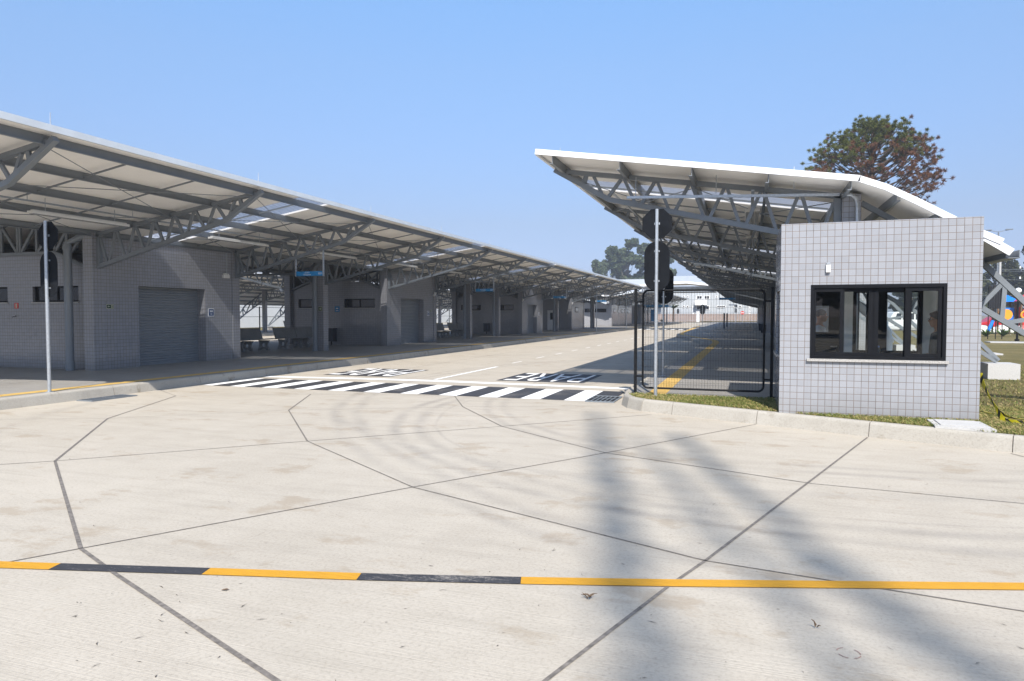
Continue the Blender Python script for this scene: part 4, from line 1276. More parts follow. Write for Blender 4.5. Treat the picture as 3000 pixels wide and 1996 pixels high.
# rear window with heavy sashes
fw = MB(); y0, y1 = BY1 - .12, BY1 - .03
fw.box(1.70, 2.76, y0, y1, 2.08, 2.14); fw.box(1.70, 2.76, y0, y1, 1.02, 1.09); fw.box(1.70, 1.76, y0, y1, 1.09, 2.08); fw.box(2.70, 2.76, y0, y1, 1.09, 2.08)
for x0_, x1_ in ((1.92, 1.955), (2.10, 2.235), (2.56, 2.60)): fw.box(x0_, x1_, y0 + .01, y1 - .01, 1.09, 2.08)
rw = fw.build("window", M['alu'], bo)
p = MB(); p.box(1.76, 2.70, BY1 - .08, BY1 - .076, 1.09, 2.08); p.build("pane", M['glass'], rw)
# side window
fw = MB(); fw.box(BX0 + .04, BX0 + .11, 11.55, 12.75, 2.03, 2.08); fw.box(BX0 + .04, BX0 + .11, 11.55, 12.75, 1.08, 1.13); fw.box(BX0 + .04, BX0 + .11, 11.55, 11.6, 1.13, 2.03); fw.box(BX0 + .04, BX0 + .11, 12.7, 12.75, 1.13, 2.03); fw.box(BX0 + .04, BX0 + .11, 12.13, 12.18, 1.13, 2.03)
sw = fw.build("window", M['alu'], bo)
p = MB(); p.box(BX0 + .07, BX0 + .074, 11.6, 12.7, 1.13, 2.03); p.build("pane", M['glass'], sw)
p = MB(); p.box(BX0 - .04, BX0 + .04, 11.5, 12.8, 1.045, 1.078); p.build("sill", M['granite'], sw)
# rear door: louvred, with an open upper hatch at its left
yd = BY1 - .10
dm = MB()
dm.box(DX0, DX0 + .05, yd, yd + .04, PZ + .1, 2.16); dm.box(DX1 - .20, DX1, yd, yd + .04, PZ + .1, 2.16); dm.box(DX0 + .05, DX1 - .20, yd, yd + .04, 1.86, 2.16); dm.box(DX0 + .05, DX1 - .20, yd, yd + .04, PZ + .1, 1.40)
z = PZ + .2
while z < 1.34:
    dm.prism([(DX0 + .08, yd, z), (DX0 + .08, yd - .018, z + .012), (DX0 + .08, yd, z + .05)], (DX1 - DX0 - .16, 0, 0)); z += .066
door = dm.build("door", M['alu'], bo)
p = MB(); p.box(DX0 + .05, DX1 - .20, yd + .018, yd + .022, 1.40, 1.86); p.build("pane", M['glass'], door)
p = MB(); p.tube([(DX1 - .07, yd - .002, 1.15), (DX1 - .07, yd - .05, 1.15), (DX1 - .17, yd - .05, 1.15)], .011, 6); p.build("handle", M['chrome'], door)
# photocell box above the window
pc = thing("wall_sensor", "small white sensor box on the booth wall above the window", "sensor", (1.11, BY0, 2.41))
mb = MB(); mb.box(1.085, 1.145, BY0 - .045, BY0, 2.335, 2.445); mb.build("housing", M['white'], pc)
mb = MB(); mb.ball((1.113, BY0 - .047, 2.392), .022, 10, 6, (1, .35, 2.0)); mb.build("lens", M['lamp_lens'], pc, smooth=True)
mb = MB(); mb.box(1.09, 1.14, BY0 - .05, BY0, 2.452, 2.476); mb.build("hood", M['galv'], pc)

# bottle on the counter
bt = thing("water_bottle", "clear plastic water bottle on the booth counter", "bottle", (1.905, 11.80, 1.02))
mb = MB(); mb.tube([(1.905, 11.80, z) for z in (1.02, 1.03, 1.12, 1.155, 1.185, 1.20)], [.036, .042, .042, .038, .016, .014], 14); mb.build("body", M['bottle'], bt, smooth=True)
mb = MB(); mb.tube([(1.905, 11.80, 1.20), (1.905, 11.80, 1.222)], .017, 12); mb.build("cap", M['blue_dark'], bt)
mb = MB(); mb.tube([(1.905, 11.80, 1.05), (1.905, 11.80, 1.11)], .0428, 14, False); mb.build("label_band", M['blue_dark'], bt, smooth=True)

# ================================================================== PEOPLE
def fuse(mb, name, mat, parent, vox=.011, smooth=6):
    o = mb.build(name, mat, None)
    m = o.modifiers.new("r", 'REMESH'); m.mode = 'VOXEL'; m.voxel_size = vox
    s = o.modifiers.new("s", 'SMOOTH'); s.iterations = smooth; s.factor = 0.5
    dg = bpy.context.evaluated_depsgraph_get(); dg.update()
    me = bpy.data.meshes.new_from_object(o.evaluated_get(dg))
    me.name = name
    old = o.data; o.modifiers.clear(); o.data = me; bpy.data.meshes.remove(old)
    me.materials.clear(); me.materials.append(mat)
    me.polygons.foreach_set("use_smooth", [True] * len(me.polygons))
    if parent: me.transform(Matrix.Translation(-parent.location))
    o.parent = parent
    return o

def limb(mb, pts, rs, n=12):
    mb.tube(pts, rs, n)
    for p, r in zip(pts, rs): mb.ball(p, r * .99, n, 8)

def hand(mb, w, d, palm, curl=.5, side=1):
    """palm and five bent fingers; w wrist, d pointing direction, palm = palm normal"""
    w, d, palm = Vector(w), Vector(d).normalized(), Vector(palm).normalized()
    s = d.cross(palm).normalized() * side
    c = w + d * .05
    mb.ball(c, .043, 10, 7, (1, .82, .42), Matrix((d, s, palm)).transposed())
    for i, (o, ln) in enumerate(((-.030, .072), (-.011, .082), (.010, .077), (.029, .060))):
        p0 = c + d * .036 + s * o; p1 = p0 + (d * (1 - .3 * curl) + palm * .45 * curl).normalized() * ln * .45
        p2 = p1 + (d * (.75 - .7 * curl) + palm * (.3 + .6 * curl)).normalized() * ln * .33; p3 = p2 + (d * (.5 - .9 * curl) + palm * (.5 + .4 * curl)).normalized() * ln * .25
        limb(mb, [p0, p1, p2, p3], [.0095, .009, .0082, .007], 7)
    p0 = w + d * .022 - s * .03; p1 = p0 + (d * .6 - s * .8 + palm * .4).normalized() * .034; p2 = p1 + (d * .9 - s * .2 + palm * .5).normalized() * .03; p3 = p2 + (d * .9 + s * .2 + palm * .4).normalized() * .02
    limb(mb, [p0, p1, p2, p3], [.013, .011, .010, .008], 7)

def head(mb, c, f, k=1.0):
    """c = centre of skull, f = facing direction (horizontal)"""
    c, f = Vector(c), Vector(f).normalized(); u = Vector((0, 0, 1)); s = u.cross(f)
    rot = Matrix((f, s, u)).transposed()
    mb.ball(c + u * .025 * k - f * .01 * k, .095 * k, 16, 12, (1.03, .80, .95), rot)
    mb.ball(c + f * .030 * k - u * .035 * k, .075 * k, 14, 10, (.86, .80, 1.02), rot)
    mb.ball(c + f * .052 * k - u * .088 * k, .036 * k, 12, 8, (.9, 1.0, .75), rot)      # chin
    mb.tube([c + f * .088 * k + u * .012 * k, c + f * .106 * k - u * .018 * k, c + f * .110 * k - u * .030 * k], [.009 * k, .013 * k, .014 * k], 8)   # nose
    mb.ball(c + f * .086 * k - u * .037 * k, .016 * k, 8, 6, (1, 1.3, .7), rot)
    mb.ball(c + f * .084 * k - u * .056 * k, .016 * k, 8, 6, (.75, 1.5, .5), rot); mb.ball(c + f * .081 * k - u * .068 * k, .016 * k, 8, 6, (.75, 1.3, .5), rot)   # lips
    mb.ball(c + f * .078 * k + u * .030 * k, .020 * k, 8, 6, (.7, 2.1, .55), rot)   # brow
    for q in (-1, 1):
        mb.ball(c + s * .076 * k * q - f * .012 * k - u * .008 * k, .030 * k, 10, 8, (.62, .30, 1.0), rot)   # ear
        mb.ball(c + s * .045 * k * q + f * .052 * k - u * .025 * k, .024 * k, 8, 6, (.7, 1, .8), rot)      # cheek
    return rot

def face_marks(c, f, k, parent, skin):
    c, f = Vector(c), Vector(f).normalized(); u = Vector((0, 0, 1)); s = u.cross(f); rot = Matrix((f, s, u)).transposed()
    mb = MB()
    for q in (-1, 1): mb.ball(c + f * .083 * k + s * .031 * q * k + u * .010 * k, .0105 * k, 8, 6, (.7, 1.3, .7), rot)
    mb.build("eyes", M['sign_white'], parent, smooth=True)
    mb = MB()
    for q in (-1, 1): mb.ball(c + f * .089 * k + s * .031 * q * k + u * .010 * k, .005 * k, 8, 6, (.6, 1, 1), rot)
    mb.build("pupils", M['hair'], parent, smooth=True)

# seated guard facing -x
G = thing("person", "person in a dark grey T-shirt and glasses sitting inside the booth, holding a pen", "person", (2.72, 12.0, PZ + .1))
hc = (2.755, 12.0, 1.625); f = Vector((-1, -.12, 0))
mb = MB()
head(mb, hc, f)
limb(mb, [(2.80, 12.0, 1.42), (2.775, 12.0, 1.56)], [.062, .055])
limb(mb, [(2.80, 12.0, .92), (2.80, 12.0, 1.15), (2.80, 12.0, 1.36)], [.13, .125, .12])
for q in (-1, 1):
    sh = (2.80, 12.0 + .17 * q, 1.385); el = (2.81, 12.0 + .25 * q, 1.10); wr = (2.61, 11.86 + .10 * (q + 1) * .5 + (-.02 if q < 0 else .02), 1.075)
    limb(mb, [sh, el, wr], [.052, .043, .028])
    hand(mb, wr, (-1, .10 * -q, -.08), (0, -.2 * q, -1), .75, q)
    limb(mb, [(2.80, 12.0 + .09 * q, .90), (2.46, 12.0 + .12 * q, .90), (2.45, 12.0 + .12 * q, .42)], [.085, .065, .045])
    limb(mb, [(2.46, 12.0 + .12 * q, .36), (2.33, 12.0 + .13 * q, .335)], [.042, .032])
fuse(mb, "body", M['skin_a'], G, .009)
face_marks(hc, f, 1.0, G, None)
mb = MB(); rot = Matrix((f.normalized(), Vector((0, 0, 1)).cross(f.normalized()), Vector((0, 0, 1)))).transposed()
c = Vector(hc)
mb.ball(c + Vector((.018, 0, .052)), .102, 16, 12, (1.02, .84, .88), rot); mb.ball(c + f.normalized() * .058 + Vector((0, 0, .088)), .045, 10, 8, (.9, 1.3, .6), rot); mb.ball(c + Vector((.068, 0, .0)), .06, 10, 8, (.7, 1.1, 1.0), rot)
fuse(mb, "hair", M['hair'], G, .009, 4)
mb = MB()
limb(mb, [(2.80, 12.0, .88), (2.80, 12.0, 1.15), (2.80, 12.0, 1.34)], [.148, .142, .128]); mb.ball((2.80, 12.0, 1.385), .115, 14, 10, (1.0, 1.7, .66)); mb.ball((2.80, 12.0, 1.2), .13, 14, 10, (1.05, 1.35, 1.5))
for q in (-1, 1): limb(mb, [(2.80, 12.0 + .165 * q, 1.385), (2.808, 12.0 + .225 * q, 1.20)], [.068, .06])
fuse(mb, "t_shirt", M['shirt_grey'], G, .010)
mb = MB()
for q in (-1, 1): limb(mb, [(2.82, 12.0 + .08 * q, .90), (2.46, 12.0 + .12 * q, .90), (2.45, 12.0 + .12 * q, .40)], [.105, .082, .06])
fuse(mb, "trousers", M['trousers'], G, .012)
mb = MB()
fn = f.normalized(); s_ = Vector((0, 0, 1)).cross(fn)
for q in (-1, 1):
    e = c + fn * .100 + s_ * .032 * q + Vector((0, 0, .008)); mb.tube([e + (s_ * math.cos(a) * .024 + Vector((0, 0, math.sin(a) * .017))) for a in [i * math.pi / 6 for i in range(13)]], .0022, 5)
    mb.tube([e + s_ * .024 * q, c + s_ * .078 * q - fn * .005 + Vector((0, 0, .01))], .0022, 5)
mb.build("glasses", M['alu'], G)
mb = MB(); mb.tube([(2.56, 11.88, 1.10), (2.41, 11.84, 1.165)], .006, 6); pen = mb.build("pen", M['alu'], None)
tag(pen, "dark pen held by the seated guard", "pen")
G.location.x -= .035; pen.location.x -= .035
st = thing("stool", "dark stool under the seated person inside the booth", "stool", (2.82, 12.0, PZ + .1))
mb = MB(); mb.tube([(2.82, 12.0, .76), (2.82, 12.0, .80)], .16, 16); mb.build("seat", M['rubber'], st)
for a in (0.8, 2.4, 3.9, 5.5):
    mb = MB(); mb.tube([(2.82 + .09 * math.cos(a), 12 + .09 * math.sin(a), .76), (2.82 + .13 * math.cos(a), 12 + .15 * math.sin(a), PZ + .1)], .012, 6); mb.build("leg", M['blackmetal'], st)

# man standing outside behind the booth's rear door, facing +x
P2 = thing("person", "grey haired person in a white T-shirt standing behind the booth's rear door", "person", (1.30, 14.25, PZ))
hc = (1.325, 14.25, 1.68); f = Vector((1, -.05, 0))
mb = MB(); head(mb, hc, f)
bx = 1.27
limb(mb, [(bx, 14.25, 1.46), (1.30, 14.25, 1.60)], [.062, .058])
limb(mb, [(bx, 14.25, 1.02), (bx - .01, 14.25, 1.22), (bx, 14.25, 1.42)], [.14, .135, .125])
for q in (-1, 1):
    sh = (bx - .01, 14.25 + .175 * q, 1.44); el = (bx + .07, 14.25 + .22 * q, 1.20); wr = (bx + .25, 14.25 + .12 * q, 1.36 if q < 0 else 1.28)
    limb(mb, [sh, el, wr], [.055, .045, .030]); hand(mb, wr, (.75, -.05 * q, .6), (0, -q, .1), .5, -q)
    limb(mb, [(bx, 14.25 + .09 * q, 1.0), (bx + .01, 14.25 + .10 * q, .62), (bx - .01, 14.25 + .11 * q, .27)], [.09, .06, .042]); limb(mb, [(bx - .02, 14.25 + .11 * q, .235), (bx + .12, 14.25 + .12 * q, .225)], [.034, .026])
fuse(mb, "body", M['skin_b'], P2, .010); face_marks(hc, f, 1.0, P2, None)
mb = MB(); c = Vector(hc); rot = Matrix((f.normalized(), Vector((0, 0, 1)).cross(f.normalized()), Vector((0, 0, 1)))).transposed()
mb.ball(c + Vector((-.018, 0, .040)), .099, 16, 12, (1.0, .83, .90), rot); fuse(mb, "hair", M['hair_grey'], P2, .010, 3)
mb = MB(); limb(mb, [(bx, 14.25, 1.0), (bx - .01, 14.25, 1.22), (bx, 14.25, 1.40)], [.162, .152, .135]); mb.ball((bx, 14.25, 1.43), .115, 14, 10, (.95, 1.75, .62)); mb.ball((bx - .01, 14.25, 1.22), .14, 14, 10, (1.05, 1.35, 1.4))
for q in (-1, 1): limb(mb, [(bx - .01, 14.25 + .175 * q, 1.44), (bx + .055, 14.25 + .21 * q, 1.25)], [.074, .068])
fuse(mb, "t_shirt", M['shirt_white'], P2, .011)
mb = MB()
for q in (-1, 1): limb(mb, [(bx, 14.25 + .085 * q, 1.02), (bx + .01, 14.25 + .10 * q, .62), (bx - .01, 14.25 + .11 * q, .27)], [.112, .085, .07])
fuse(mb, "trousers", M['trousers'], P2, .012)

# ================================================================== GATE AND TRAFFIC SIGNS
GY = 13.22
gt = thing("mesh_gate", "black framed wire mesh panel closing the right platform beside the booth", "mesh panel", (-.8, GY, PZ))
for x in (-2.05, .41):
    mb = MB(); mb.box(x - .026, x + .026, GY - .026, GY + .026, PZ - .05, 2.20); mb.box(x - .06, x + .06, GY - .06, GY + .06, PZ, PZ + .012); mb.build("post", M['blackmetal'], gt)
    mb = MB()
    sx = 1 if x < 0 else -1
    for z in (.52, 1.95): mb.bar((x + sx * .026, GY, z), (x + sx * .13, GY, z), .03, .03)
    mb.build("hinge", M['blackmetal'], gt)
fx0, fx1, fz0, fz1, rr_ = -1.91, .275, .30, 2.165, .10
loop = []
for cx, cz, a0 in ((fx1 - rr_, fz1 - rr_, 0), (fx0 + rr_, fz1 - rr_, 90), (fx0 + rr_, fz0 + rr_, 180), (fx1 - rr_, fz0 + rr_, 270)):
    for i in range(7): loop.append((cx + rr_ * math.cos(R(a0 + 15 * i)), GY, cz + rr_ * math.sin(R(a0 + 15 * i))))
loop.append(loop[0])
mb = MB(); mb.tube(loop, .020, 10, False); mb.build("frame", M['blackmetal'], gt, smooth=True)
mb = MB(); x = fx0 + .05
while x < fx1: mb.tube([(x, GY + .006, fz0), (x, GY + .006, fz1)], .0018, 5, False); x += .05
z = fz0 + .12
while z < fz1: mb.tube([(fx0, GY, z), (fx1, GY, z)], .0018, 5, False); z += .142
mb.build("wire_mesh", M['blackmetal'], gt)

def oblong(mb, x, y, zb, zt, w, t=.006):
    r = w / 2; pts = [(x + r * math.cos(R(a)), y, zt - r + r * math.sin(R(a))) for a in range(0, 181, 15)] + [(x + r * math.cos(R(a)), y, zb + r + r * math.sin(R(a))) for a in range(180, 361, 15)]
    mb.prism(pts, (0, t, 0))
def octagon(mb, x, y, zc, r, t=.006):
    mb.prism([(x + r * math.cos(R(22.5 + 45 * i)), y, zc + r * math.sin(R(22.5 + 45 * i))) for i in range(8)], (0, t, 0))
def traffic_sign(x, y, label, octz=None, obl=None, top=3.63, pr=.032, w=.46, base=PZ, tilt=0, ow=.3):
    r = thing("traffic_sign", label, "traffic sign", (x, y, base), "traffic signs seen from behind")
    mb = MB(); mb.tube([(x, y, base - .05), (x, y, top)], pr, 12); mb.tube([(x, y, base), (x, y, base + .012)], pr * 2.2, 12); mb.build("pole", M['galv'], r, smooth=True)
    if octz:
        mb = MB(); octagon(mb, x, y + pr + .012, octz, ow); mb.build("octagonal_plate", M['signback'], r)
    for a, b in (obl or []):
        mb = MB(); oblong(mb, x, y + pr + .012, a, b, w); mb.build("oblong_plate", M['signback'], r)
    mb = MB()
    for z in [octz] if octz else []: mb.box(x - .05, x + .05, y + pr, y + pr + .012, z - .02, z + .02)
    for a, b in (obl or []):
        for q in (.2, .8): mb.box(x - .05, x + .05, y + pr, y + pr + .012, a + (b - a) * q - .015, a + (b - a) * q + .015)
    mb.build("bracket", M['galv'], r)
    return r
traffic_sign(-1.60, 12.72, "tall pole with black octagon above black oblong plate, in front of the mesh gate", 3.37, [(2.14, 3.05)], ow=.292)
traffic_sign(-1.97, 17.1, "galvanised pole with one black oblong plate standing on the platform behind the gate", None, [(1.97, 2.87)], 2.8, .026)
ls = traffic_sign(-12.81, 9.55, "galvanised pole with black octagon and oblong plate on the island kerb at the left", 3.23, [(2.04, 2.93)], 3.51, .033, ow=.285)
traffic_sign(-5.7, 93, "distant dark oblong sign on a pole seen through the middle of the gate", None, [(1.75, 3.05)], 2.95, .045, .62)
traffic_sign(-13.6, 143, "small distant dark oblong sign on a pole behind the palm", None, [(1.9, 2.95)], 2.9, .05, .5)
r = traffic_sign(-2.5, 150, "farthest pole with an octagon, an oblong plate and a long blue arm", 3.55, [(2.1, 3.1)], 3.7, .05, .46, ow=.33)
mb = MB(); mb.box(-3.9, -2.55, 149.95, 150.02, 3.68, 3.86); mb.build("arm", M['navy'], r)
traffic_sign(-33.5, 55, "small black sign on a pole seen through the second gap", None, [(1.75, 2.6)], 2.5, .035, .34)
r = thing("traffic_sign", "small red no entry sign with a white bar by the far fence", "traffic sign", (-1.3, 167, PZ))
mb = MB(); mb.tube([(-1.3, 167, 0), (-1.3, 167, 2.6)], .06, 8); mb.build("pole", M['galv'], r)
mb = MB(); octagon(mb, -1.3, 166.9, 2.2, .42, .02); mb.build("plate", M['red'], r)
mb = MB(); mb.box(-1.6, -1.0, 166.88, 166.897, 2.12, 2.28); mb.build("bar", M['sign_white'], r)

# slim poles along the island kerb
lp = None
for i, (x, y) in enumerate([(-13.0, 61.0), (-13.0, 77.0), (-13.0, 92.0)]):
    if lp is None:
        lp = thing("slim_pole", "slim pole on the island kerb, before the long lit kiosk", "pole", (x, y, PZ), "slim poles on the island kerb")
        mb = MB(); mb.tube([(x, y, PZ), (x, y, 4.4)], .04, 8); mb.build("shaft", M['galv'], lp); mb = MB(); mb.tube([(x, y, PZ), (x, y, PZ + .02)], .10, 8); mb.build("base_plate", M['galv'], lp)
    else: dup(lp, (x, y, PZ), ("slim pole on the island kerb, near the end of the first canopy", "slim pole on the island kerb, farthest one")[i - 1])

# ticket totems and bins on the right platform
tt = thing("ticket_totem", "nearer navy ticket totem on the right platform, seen through the gate", "totem", (-2.49, 78.2, PZ), "navy ticket totems")
mb = MB(); mb.box(-2.575, -2.415, 78.1, 78.3, PZ, 1.90); mb.build("shaft", M['navy'], tt); mb = MB(); mb.box(-2.555, -2.435, 78.05, 78.099, 1.35, 1.75); mb.build("reader", M['blackmetal'], tt)
dup(tt, (-2.53, 90.3, PZ), "farther navy ticket totem on the right platform")
pb = thing("platform_bin", "nearer black bin by the right platform's columns", "bin", (1.2, 61, PZ), "black bins along the right platform columns")
mb = MB(); mb.tube([(1.2, 61, PZ), (1.2, 61, PZ + .62)], [.19, .23], 12); mb.build("body", M['bin'], pb); mb = MB(); mb.tube([(1.2, 61, PZ + .62), (1.2, 61, PZ + .66)], .245, 12); mb.build("lid", M['rubber'], pb)
dup(pb, (1.15, 70, PZ), "farther black bin by the right platform's columns")

# ================================================================== GROUND FITTINGS
def grate(x0, x1, y0, y1, z, label, nb=8, skew=0):
    r = thing("drain_grate", label, "drain grate", ((x0 + x1) / 2, (y0 + y1) / 2, 0))
    mb = MB(); mb.poly([(x0, y0, z), (x1, y0, z), (x1, y1, z), (x0, y1, z)]); mb.build("shade_sheet", M['rubber'], r, recalc=False)  # flat black sheet painted in for the shade below the bars
    mb = MB(); t = .022
    mb.box(x0 - t, x1 + t, y0 - t, y0, .001, z + .014); mb.box(x0 - t, x1 + t, y1, y1 + t, .001, z + .014); mb.box(x0 - t, x0, y0, y1, .001, z + .014); mb.box(x1, x1 + t, y0, y1, .001, z + .014); mb.build("frame", M['steel'], r)
    mb = MB()
    for i in range(1, nb):
        x = x0 + (x1 - x0) * i / nb; mb.box(x - .009, x + .009, y0, y1, z + .001, z + .012)
    mb.box(x0, x1, (y0 + y1) / 2 - .012, (y0 + y1) / 2 + .012, z + .0125, z + .016)
    mb.build("bar", M['steel'], r)
grate(-2.98, -2.45, 13.05, 13.95, .012, "dark drain grate at the right end of the zebra crossing", 6)
grate(-12.5, -12.12, 9.9, 10.9, .006, "worn drain grate against the left kerb", 5)
sl = thing("cover_slab", "white concrete inspection cover in the grass in front of the booth", "cover slab", (2.68, 10.66, PZ))
mb = MB(); mb.prism([(2.36, 10.34, PZ - .03), (3.02, 10.22, PZ - .03), (3.04, 10.98, PZ - .03), (2.40, 10.98, PZ - .03)], (0, 0, .06)); mb.build("frame", M['pale_cast'], sl)
mb = MB(); mb.prism([(2.44, 10.42, PZ + .031), (2.95, 10.33, PZ + .031), (2.96, 10.92, PZ + .031), (2.47, 10.92, PZ + .031)], (0, 0, .012)); mb.build("lid", M['pale_cast'], sl)
for i, (x, y, lb) in enumerate([(8.1, 30.5, "flat white slab lying in the lawn beyond the footing"), (13.2, 43.5, "flat white slab in the lawn near the globe lamp"), (7.4, 33.0, "flat white slab half hidden behind the booth corner")]):
    o = MB().box(x - .9, x + .9, y - .5, y + .5, PZ - .02, PZ + .05).build("cover_slab", M['pale_cast']); tag(o, lb, "cover slab", "white slabs set in the lawn")

# barrier tape hanging from the booth corner and lying on the lawn
def tape(pts, w, name_label):
    P = [Vector(p) for p in pts]
    # resample smooth
    Q = []
    for i in range(len(P) - 1):
        p0, p1, p2, p3 = P[max(i - 1, 0)], P[i], P[i + 1], P[min(i + 2, len(P) - 1)]
        for k in range(10):
            t = k / 10; Q.append(.5 * ((2 * p1) + (p2 - p0) * t + (2 * p0 - 5 * p1 + 4 * p2 - p3) * t * t + (3 * p1 - p0 - 3 * p2 + p3) * t ** 3))
    Q.append(P[-1])
    vs, fs, uv = [], [], []; L_ = 0; tw = 0.4
    for i, q in enumerate(Q):
        if i: L_ += (q - Q[i - 1]).length
        d = (Q[min(i + 1, len(Q) - 1)] - Q[max(i - 1, 0)]).normalized()
        s = d.cross(Vector((0.35, 1, .12))).normalized(); s = Matrix.Rotation(tw + .5 * math.sin(L_ * 5), 3, d) @ s
        ww = w * (.75 + .25 * math.sin(L_ * 9 + 1)); vs += [q - s * ww / 2, q + s * ww / 2]; uv += [(L_, 0), (L_, 1)]
    for i in range(len(Q) - 1): fs.append((2 * i, 2 * i + 1, 2 * i + 3, 2 * i + 2))
    me = bpy.data.meshes.new("barrier_tape"); me.from_pydata([tuple(v) for v in vs], [], fs)
    l = me.uv_layers.new(name="uv")
    for poly in me.polygons:
        for li in poly.loop_indices: l.data[li].uv = uv[me.loops[li].vertex_index]
    me.materials.append(M['tape']); o = bpy.data.objects.new("barrier_tape", me); COL.objects.link(o)
    sm = o.modifiers.new("t", 'SOLIDIFY'); sm.thickness = .002
    return tag(o, name_label, "barrier tape", "yellow and black barrier tape")
tape([(3.10, 11.25, .88), (3.13, 11.25, .76), (3.22, 11.25, .55), (3.30, 11.22, .40), (3.36, 11.2, .27), (3.42, 11.15, .222), (3.6, 11.05, .225), (3.9, 11.1, .222), (4.6, 10.9, .222)], .075, "twisted yellow and black tape hanging at the booth's right corner onto the grass")
tape([(3.32, 11.25, .36), (3.5, 11.3, .26), (3.8, 11.3, .24), (4.3, 11.25, .226), (5.2, 11.2, .224)], .05, "length of yellow and black tape trailing right across the lawn")
tape([(3.05, 11.7, .33), (3.2, 11.6, .30), (3.34, 11.45, .28)], .03, "short thin strand of tape behind the booth corner")

# fallen debris
def leaf_obj(x, y, sz, rot, label, mat):
    r = rot; pts = [(0, 0), (.3, .22), (.65, .26), (1, 0), (.65, -.2), (.3, -.18)]
    mb = MB(); vs = [(x + sz * (px_ * math.cos(r) - py_ * math.sin(r)), y + sz * (px_ * math.sin(r) + py_ * math.cos(r)), .006 + sz * .25 * abs(py_)) for px_, py_ in pts] + [(x + sz * .5 * math.cos(r), y + sz * .5 * math.sin(r), .004)]
    mb.add(vs, [(i, (i + 1) % 6, 6) for i in range(6)]); o = mb.build("dry_leaf", mat); return tag(o, label, "leaf")
leaf_obj(-3.05, 3.33, .05, .6, "curled brown leaf just below the yellow line at the left", M['straw'])
def twig(x, y, n, sz, label):
    mb = MB()
    for i in range(n):
        a = rnd.uniform(0, 6.28); l = sz * rnd.uniform(.4, 1); p = Vector((x + rnd.uniform(-.2, .2) * sz, y + rnd.uniform(-.2, .2) * sz, .006 + rnd.uniform(0, .02)))
        q = p + Vector((math.cos(a) * l, math.sin(a) * l, rnd.uniform(0, .03))); mb.tube([p, p.lerp(q, .5) + Vector((0, 0, .006)), q], [.004, .003, .0015], 4)
    o = mb.build("dry_twig", M['straw']); return tag(o, label, "twig", "dry twigs on the concrete")
twig(-.88, 3.95, 10, .055, "brown twig cluster just below the yellow line, right of centre")
twig(-.42, 2.93, 14, .07, "brown twig tuft at the very bottom edge")
twig(.37, 3.98, 3, .03, "small dark twig in the tree shadow")
mb = MB()
for i in range(300):
    y = 2.4 + 9 * rnd.random() ** 1.8; x = rnd.uniform(-1.1, .9) * y * .9 - y * .3; a = rnd.uniform(0, 6.28); l = .006 + .03 * rnd.random() ** 2.2
    d = Vector((math.cos(a), math.sin(a), 0)); s = Vector((-d.y, d.x, 0)); w = rnd.uniform(.0012, .0035); p = Vector((x, y, .005))
    mb.add([p - d * l, p + s * w + d * l * .2, p + d * l + s * l * .3, p - s * w + d * l * .2], [(0, 3, 2, 1)])
stuff(mb.build("litter", M['bark'], recalc=False), "tiny needles and crumbs scattered over the concrete")

# ================================================================== GRASS BLADES
def in_poly(x, y, P):
    c = False; j = len(P) - 1
    for i in range(len(P)):
        if (P[i][1] > y) != (P[j][1] > y) and x < (P[j][0] - P[i][0]) * (y - P[i][1]) / (P[j][1] - P[i][1]) + P[i][0]: c = not c
        j = i
    return c
def blades(region, n, x0, x1, y0, y1, hmin, hmax, w, name, avoid=()):
    vs, fs = [], []; k = 0
    while k < n:
        x, y = rnd.uniform(x0, x1), rnd.uniform(y0, y1)
        if not in_poly(x, y, region) or any(a < x < b and c < y < d for a, b, c, d in avoid): continue
        k += 1
        a = rnd.uniform(0, 6.28); h = rnd.uniform(hmin, hmax); ln = rnd.uniform(.3, 1.1) * h; dx, dy = math.cos(a), math.sin(a); ww = w * rnd.uniform(.6, 1.3)
        o = len(vs); z0 = PZ - .006
        vs += [(x - dy * ww, y + dx * ww, z0), (x + dy * ww, y - dx * ww, z0), (x + dx * ln * .4 + dy * ww * .7, y + dy * ln * .4 - dx * ww * .7, z0 + h * .65), (x + dx * ln, y + dy * ln, z0 + h * .9)]
        fs += [(o, o + 1, o + 2), (o, o + 2, o + 3)]
    me = bpy.data.meshes.new(name); me.from_pydata(vs, [], fs); me.materials.append(M['blade'])
    o = bpy.data.objects.new(name, me); COL.objects.link(o); return o
REG = [(-1.95, 13.0), (-2.1, 12.85), (-1.95, 12.48), (-1.68, 12.24)] + [(p[0] + .02, p[1] + .02) for p in r2[1:4]] + [(7.6, 8.2), (12, 6.2), (12, 40), (2.2, 40), (2.2, 13.0)]
AV = [(BX0, BX1, BY0, BY1), (2.38, 3.0, 10.3, 10.97), (-2.12, -1.98, 13.1, 13.4)]
stuff(blades(REG, 34000, -2.1, 4.6, 9.2, 13.0, .02, .055, .004, "grass", AV), "short grass along the kerb in front of the booth")
stuff(blades(REG, 26000, 2.2, 12, 11, 24, .02, .05, .007, "grass", AV), "mown grass beside the booth")

